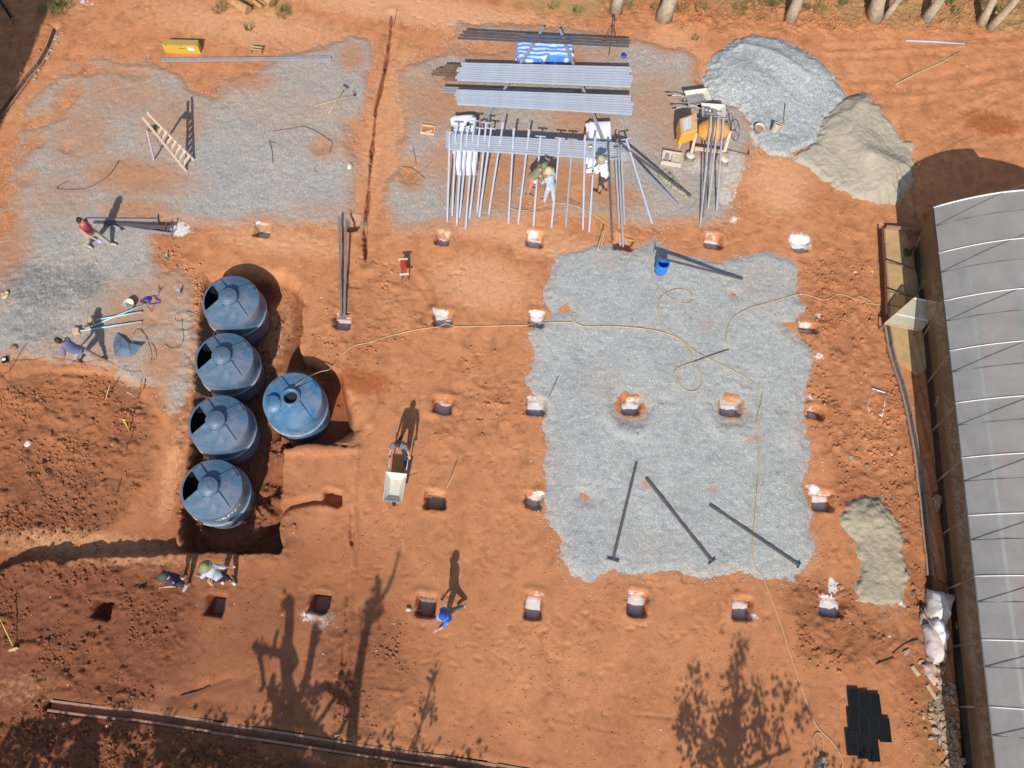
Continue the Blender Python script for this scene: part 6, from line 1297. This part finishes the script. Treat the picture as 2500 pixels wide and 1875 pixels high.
sack([(2278,1440),(2330,1453),(2325,1490),(2312,1525),(2282,1508),(2272,1470)], .50, 'big dirty white sack at the end of the narrow drain', 1)
sack([(2282,1510),(2306,1512),(2316,1545),(2310,1592),(2292,1560),(2280,1530)], .52, 'clean white sack in the middle of the sack row', 2, M_white, .05)
sack([(2263,1528),(2292,1524),(2308,1580),(2312,1612),(2285,1618),(2270,1575)], .40, 'pinkish white sack under a tan stick', 3, mat('pinkish_sack', (.66,.56,.55), .8, bmp=.5, bscale=12))
sack([(2252,1622),(2282,1618),(2290,1650),(2296,1665),(2284,1675),(2262,1645)], .12, 'flat torn pink sack below the sack row', 4, mat('torn_sack', (.52,.38,.32), .85, bmp=.6, bscale=14))
sack([(2256,1478),(2272,1478),(2278,1500),(2262,1530),(2246,1525)], .10, 'grey brown crumpled paper sack left of the sack row', 5, mat('paper_sack', (.36,.28,.20), .9, bmp=.6, bscale=14))
handled('bamboo_stick', 'tan stick lying across the pinkish sack', 'stick', (2254,1492), (2304,1582), .40, .52, .018, M_wood)
lump('dark_cone', 2247, 1482, .11, M_blk, 'small dark bag beside the crumpled paper sack', 'bag', (.8,1.1,.8), .3, 12)
m = MB(); q = [P(2340,1490,.35), P(2352,1488,.35), P(2358,1580,.3), P(2334,1530,.3)]; m.add(q+[p-Vector((0,0,.02)) for p in q], [(0,1,2,3),(7,6,5,4),(0,4,5,1),(1,5,6,2),(2,6,7,3),(3,7,4,0)]); single('yellow_sheet', m, mat('yellow_plastic', (.62,.50,.05), .6), 'yellow plastic scrap in the shaded strip beside the sacks', 'plastic sheet', None, q[3]-Vector((0,0,.1)))
r_ = random.Random(31)
for i in range(150):
    f = i/149; v = 1600+290*f+r_.uniform(-14,14); u = 2276+ (v-1600)*.19 + r_.gauss(0, 17) + (12 if v < 1700 else 0)
    if v < 1700 and r_.random() < .45: continue
    p = P(u, v, .02); r = r_.uniform(.05,.15); m = MB(); m.ball((0,0,0), r, 6, (r_.uniform(.8,1.5), r_.uniform(.45,.9), r_.uniform(.12,.32)), Matrix.Rotation(r_.uniform(0,3.1), 3, 'Z') @ Matrix.Rotation(r_.uniform(-.6,.6), 3, 'X')); m.jitter(r*.5, 9, i); m.sm = [False]*len(m.sm)
    o = single('stone', m, M_stone if r_.random() < .55 else M_litter, 'stone or broken slab in the pile along the lower right edge', 'stone', 'stones and broken slabs along the lower right edge'); o.location = p
for i, (u, v, L_, rz) in enumerate(((2235,1638,.30,-.9),(2275,1690,.42,-1.0),(2214,1592,.22,.6),(2330,1800,.5,-1.25),(2340,1860,.5,-1.3))):
    p = P(u, v, .03); m = MB(); m.box((0,0,0), (L_,.11,.04), rz); m.jitter(.02, 6, i); o = single('broken_board', m, M_wood if i != 2 else M_stone, ['short pale board left of the torn pink sack','pale split board above the stone pile','grey bark slab left of the sack row','long pale board in the stone pile near the bottom','pale board at the bottom edge of the stone pile'][i], 'board', 'boards by the stone pile'); o.location = p
lump('debris_heap', 2005, 1866, .16, M_stone, 'small debris heap at the end of the hose on the bottom edge', 'debris', (1.1,1,.5), .8, 15)
# seedling trays
def tray_proto():
    m = MB(); w, h = .335, .665; nx_, ny_ = 6, 12; cw, chh = w/nx_, h/ny_
    m.box((0,0,.02), (w,h,.036))
    for i in range(nx_+1): m.box((-w/2+i*cw,0,.035), (.011 if 0 < i < nx_ else .02, h+.02, .05))
    for j in range(ny_+1): m.box((0,-h/2+j*chh,.034), (w,.011 if 0 < j < ny_ else .02,.046))
    return m
TR = [((2082,1710),'seedling tray at the upper left corner of the black tray block'),((2106,1716),'seedling tray second in the top row of the black tray block'),((2133,1722),'seedling tray at the right end of the top row of black trays'),((2081,1762),'seedling tray at the left end of the middle row of black trays'),((2105,1770),'seedling tray second in the middle row of black trays'),((2130,1776),'seedling tray third in the middle row of black trays'),((2157,1782),'seedling tray jutting out at the right end of the middle row'),((2077,1814),'seedling tray at the lower left corner of the black tray block'),((2103,1822),'seedling tray in the middle of the bottom row of black trays'),((2129,1829),'seedling tray at the lower right corner of the black tray block')]
tm = tray_proto(); first = None
for i, ((u, v), lb_) in enumerate(TR):
    p = P(u, v); 
    if first is None: first = single('seedling_tray', tm, M_blk, lb_, 'seedling tray', 'black seedling trays on the soil'); o = first
    else: o = first.copy(); COL.objects.link(o); o['label'] = lb_
    o.location = (p.x, p.y, max(gz(p.x, p.y), .0)+.012+.002*(i % 3)); o.rotation_euler = (0, 0, .10+.01*((i*7) % 3-1))
    o.scale = (.89, .90, 1)

# ------------------------------------------------------------------ trees
def leaf_cloud(mb, c, r, n, size, rnd, squash=.8):
    for _ in range(n):
        d = Vector((rnd.gauss(0,1), rnd.gauss(0,1), rnd.gauss(0,1))).normalized()*r*rnd.random()**.4; d.z *= squash; p = c+d
        a = Vector((rnd.gauss(0,1), rnd.gauss(0,1), rnd.gauss(0,.6))).normalized()*size*rnd.uniform(.6,1.3); b = a.orthogonal().normalized()*size*.4
        mb.add([p, p+a*.5+b, p+a, p+a*.5-b], [(0,1,2,3)])
def tree(px, lean, r0, hgt, label, seed, fork=None, crown=True, group='pale trunked trees along the top edge'):
    rnd = random.Random(seed); b = P(*px); t = thing('tree', label, 'tree', (b.x, b.y, b.z-.05), 0, group)
    m = MB(); pts = []; 
    for i in range(9):
        f = i/8; pts.append(Vector((lean[0]*f*hgt+.06*math.sin(f*5+seed), lean[1]*f*hgt+.05*math.sin(f*4), f*hgt)))
    m.tube(pts, [r0*(1.35-.3*min(1, i*1.5)) if i == 0 else r0*(1.05-.055*i) for i in range(9)], 12); tips = [pts[-1]]
    if fork:
        f0 = pts[1]; q = [f0+Vector((fork[0]*k/5, fork[1]*k/5, hgt*.75*k/5)) for k in range(6)]; m.tube(q, [r0*.75*(1-.09*k) for k in range(6)], 10); tips.append(q[-1])
    for k in range(5): a = rnd.uniform(0, 6.28); s_ = pts[6+k % 3]; e = s_+Vector((math.cos(a)*1.1, math.sin(a)*1.1, rnd.uniform(.5,1.2))); m.tube([s_, s_.lerp(e, .5)+Vector((0,0,.1)), e], [r0*.35, r0*.25, r0*.1], 7); tips.append(e)
    m.jitter(.02, 5, seed); part(t, 'trunk', m, M_bark)
    m = MB()
    for tp in tips: leaf_cloud(m, tp+Vector((0,0,.2)), rnd.uniform(.7,1.0), 260, .17, rnd)
    part(t, 'crown', m, M_leaf)
tree((1500,25), (.01,.02), .20, 5.2, 'straight stubby pale trunk at the top edge above the tripod', 1)
tree((1617,42), (.10,.0), .26, 5.0, 'thick pale trunk at the top edge right of the tripod', 2)
tree((1929,48), (.02,.03), .20, 5.4, 'forked pale trunk at the top edge above the gravel heap', 3, fork=(1.0,.3))
tree((2138,44), (-.22,.04), .25, 5.4, 'thickest upright pale trunk in the upper right row', 4)
tree((2164,46), (.06,.0), .12, 4.8, 'slim leaning trunk close beside the thickest trunk', 5)
tree((2262,48), (.0,.02), .18, 5.2, 'pale trunk third from the right in the upper right row', 6)
tree((2393,58), (-.15,.06), .16, 5.0, 'pale upright trunk second from the right in the upper right row', 7)
tree((2414,68), (.12,-.02), .15, 5.2, 'strongly leaning pale trunk at the right end of the upper row', 8)
tree((2530,60), (.1,.0), .18, 5.0, 'trunk just beyond the upper right corner', 9)
# cut logs at the top left
for (a, b, r, lb_) in (((553,-6),(606,26),.17,'thick tan log lying at the top edge, left one of two'),((640,-12),(664,6),.16,'thick tan log lying at the top edge, right one of two'),((596,-14),(640,18),.07,'thin pale branch lying between the two tan logs')):
    A, B = P(*a, r), P(*b, r); m = MB(); m.tube([A, A.lerp(B, .5)+Vector((0,0,.01)), B], [r*.95, r, r*1.05], 18); m.jitter(.012, 5, 3); single('log', m, mat('tan_log', (.47,.27,.12), .85, var=.2, bmp=.4), lb_, 'log', 'logs at the upper left edge', A-Vector((0,0,r)))
def grass_tuft(u, v, n, hgt, label, seed, spread=.16, m_=None):
    rnd = random.Random(seed); p = P(u, v); mb = MB()
    for _ in range(n):
        a = rnd.uniform(0, 6.28); r = spread*math.sqrt(rnd.random()); q = Vector((r*math.cos(a), r*math.sin(a), 0)); d = Vector((math.cos(a)*.5+rnd.uniform(-.3,.3), math.sin(a)*.5+rnd.uniform(-.3,.3), 1)).normalized()*hgt*rnd.uniform(.5,1.2); s_ = Vector((-d.y, d.x, 0)).normalized()*.008
        mb.add([q-s_, q+s_, q+d*.6+Vector((0,0,.02))+s_*.6, q+d], [(0,1,2,3)])
    o = single('grass_tuft', mb, m_ or M_grass, label, 'grass tuft', 'grass tufts along the top edge'); o.location = p
M_grass = mat('olive_grass', (.20,.20,.07), .8, var=.4, scale=6)
for i in range(46):
    u = RND.choice([RND.uniform(1440,2500), RND.uniform(1700,2500), RND.uniform(1250,1600), RND.uniform(500,700), RND.uniform(110,170)]); v = RND.uniform(-8, 30) if u > 700 else RND.uniform(0, 40)
    grass_tuft(u, v, 70, RND.uniform(.12,.3), 'olive grass tuft on the littered strip at the top edge', 100+i, RND.uniform(.12,.3))
grass_tuft(608, 72, 40, .3, 'lone grass sprig on bare soil above the stool', 161, .12); grass_tuft(1695, 95, 34, .2, 'lone grass sprig right of the tripod', 162, .1)

# trees that stand south of the frame and throw their shadows into it
def shadow_tree(base_px, label, limbs, clumps, r0, leaf, seed, up0=0.0):
    "limbs and leaf clumps are given by where their shadows fall; the tree stands upright over its base"
    rnd = random.Random(seed); b = G(*base_px); cot = 1/math.tan(ELEV); sx, sy = cot*math.sin(AZ), cot*math.cos(AZ)
    def up(u, v, dy=0.0):
        s_ = G(u, v); y = b.y+dy; h = max(.05, (s_.y-y)/sy); return Vector((s_.x-sx*h, y, h))-Vector((b.x, b.y, 0))
    t = thing('tree', label, 'tree', (b.x, b.y, 0), 0, 'trees standing south of the site')
    m = MB()
    for pts, ra, rb in limbs:
        dy = rnd.uniform(-.3,.3); q = [Vector((0,0,-.1)) if p is None else up(*p, dy*i/max(1, len(pts)-1)) for i, p in enumerate(pts)]; n = len(q); m.tube(q, [ra+(rb-ra)*i/max(1, n-1) for i in range(n)], 10); m.ball(q[-1], rb, 8)
    part(t, 'trunk', m, M_bark)
    m = MB()
    for (u, v, rx, rz2, n) in clumps:
        c = up(u, v, rnd.uniform(-.4,.4))
        for _ in range(n):
            p = c+Vector((rnd.gauss(0,.5)*rx, rnd.gauss(0,.35)*rx, rnd.gauss(0,.5)*rz2)); a = Vector((rnd.gauss(0,1), rnd.gauss(0,1), rnd.gauss(0,1))).normalized()*leaf*rnd.uniform(.6,1.3); e = a.orthogonal().normalized()*leaf*.38; m.add([p, p+a*.5+e, p+a, p+a*.5-e], [(0,1,2,3)])
    part(t, 'crown', m, M_leaf)
shadow_tree((880,2330), 'sparse branching tree standing just below the bottom edge', [
  ([None,(858,1850),(862,1760),(868,1700),(876,1640),(890,1560),(905,1500),(913,1480)],.17,.09),([(913,1482),(925,1440),(921,1410)],.08,.07),([(918,1478),(945,1440),(960,1405),(975,1345)],.06,.035),([(870,1690),(850,1660),(838,1645)],.10,.08),([(864,1720),(800,1675),(760,1690)],.11,.10),
  ([(850,1860),(760,1780),(720,1720),(700,1650),(695,1600),(706,1550),(708,1480),(704,1465)],.16,.12),([(695,1600),(665,1590),(640,1585),(622,1578)],.09,.09),([(632,1590),(640,1630),(645,1672)],.07,.05),([(668,1598),(672,1560),(678,1540)],.06,.05),([(735,1700),(752,1640),(762,1590),(771,1528)],.10,.10),([(700,1640),(720,1615),(712,1590)],.14,.12),([(720,1760),(680,1720),(660,1690),(668,1650)],.14,.07),([(690,1700),(700,1660),(690,1620)],.10,.08),([(745,1800),(790,1745),(820,1700)],.06,.05),([(815,1815),(850,1745)],.05,.05)],
  [(702,1475,.16,.25,26),(698,1590,.25,.3,36),(640,1585,.2,.15,16),(770,1560,.1,.4,14),(915,1485,.25,.3,50),(922,1425,.1,.3,14),(715,1720,.4,.3,60),(690,1760,.5,.3,70),(760,1690,.3,.15,26),(690,1775,.7,.35,170),(640,1800,.5,.3,90),(740,1720,.4,.3,60),(668,1690,.2,.3,30),(905,1500,.3,.4,40),(850,1660,.3,.25,40)], .16, .16, 51)
shadow_tree((1810,2400), 'leafy tree standing below the lower right part of the frame', [([None,(1785,1930),(1780,1830),(1790,1760),(1800,1680),(1800,1600)],.15,.03),([(1782,1840),(1700,1790),(1665,1740),(1680,1690)],.06,.02),([(1785,1800),(1860,1760),(1850,1700)],.05,.02),([(1790,1900),(1700,1850)],.06,.02),([(1780,1900),(1930,1830),(1905,1750)],.06,.02)],
  [(1800,1600,.22,.5,46),(1795,1650,.25,.4,33),(1820,1590,.2,.5,16),(1770,1670,.2,.3,16),(1700,1655,.25,.35,25),(1690,1640,.15,.2,12),(1722,1660,.12,.4,10),(1672,1730,.3,.5,50),(1690,1760,.3,.5,46),(1705,1720,.25,.4,29),(1668,1780,.25,.5,33),(1790,1760,.5,.6,138),(1780,1810,.6,.6,159),(1800,1720,.3,.4,37),(1850,1730,.3,.5,50),(1860,1770,.25,.4,33),(1870,1800,.3,.6,46),(1845,1690,.15,.4,16),(1700,1840,.4,.5,54),(1740,1850,.4,.4,50),(1790,1850,.5,.4,84),(1850,1840,.4,.4,50),(1715,1800,.25,.5,29),(1745,1740,.2,.3,12),(1760,1780,.25,.3,21),(1820,1700,.2,.3,21),(1900,1700,.25,.3,25),(1930,1690,.3,.3,25),(1945,1750,.2,.4,16),(2010,1860,.5,.3,46),(2100,1860,.4,.2,29),(1975,1740,.15,.2,12),(1900,1790,.2,.4,25)], .1, .15, 52)
shadow_tree((1030,2300), 'thin twiggy sapling standing below the bottom edge', [([None,(1005,1850),(1030,1760),(1050,1680),(1078,1620)],.04,.015),([(1035,1750),(1060,1720)],.02,.015),([(990,1860),(1010,1800)],.02,.015),([None,(955,1820),(962,1770)],.03,.012)], [(1058,1655,.1,.3,30),(1035,1730,.2,.2,40),(1055,1740,.1,.3,20),(1015,1800,.12,.3,24),(958,1800,.08,.3,14)], .12, .12, 53)
shadow_tree((235,2380), 'thick pruned tree standing below the lower left corner', [([None,(212,1850),(214,1780)],.34,.30),([(214,1800),(190,1775),(175,1785)],.12,.10),([(216,1790),(250,1775)],.12,.10)], [(110,1800,.5,.25,160),(60,1790,.3,.2,70),(300,1770,.5,.25,130),(420,1790,.5,.3,180),(520,1800,.6,.3,260),(600,1830,.6,.3,300),(330,1860,.3,.3,60),(560,1870,.6,.3,240),(700,1860,.8,.4,400),(660,1880,.7,.3,300),(140,1770,.3,.15,60),(40,1850,.8,.3,240),(180,1860,.6,.2,120),(430,1850,.8,.3,260),(800,1870,.9,.3,360),(900,1880,.8,.25,260),(1010,1885,.8,.2,240),(1120,1895,.8,.2,200)], .2, .18, 54)
# tall shed west of the frame: its shade darkens the upper left corner
sh = thing('shed', 'tall grey shed standing left of the frame', 'shed', (-24.8, 7.5, 0))
m = MB(); m.box((0,0,4.0), (12.0,12.6,8.2)); part(sh, 'walls', m, M_galvd)
m = MB(); m.add([(-6.2,-6.5,8.1),(6.15,-6.5,8.1),(6.15,6.4,8.1),(-6.2,6.4,8.1),(0,-6.5,9.4),(0,6.4,9.4)], [(0,4,5,3),(4,1,2,5),(0,1,4),(3,5,2)]); part(sh, 'roof', m, M_galv)
m = MB(); m.box((6.03,-2,1.2), (.08,1.6,2.4)); part(sh, 'door', m, M_dark)
# dark leaning pipe in that shade
a, b = P(28, 45, .05), P(-6, -8, .25); m = MB(); m.beam(a, b, .10); single('dark_pipe', m, M_blk, 'dark pipe lying in the shade at the upper left corner', 'pipe', None, a)
lump('pale_stone', 26, 46, .09, M_stone, 'pale stone at the end of the dark pipe', 'stone', (1,.8,.6), .3, 44)
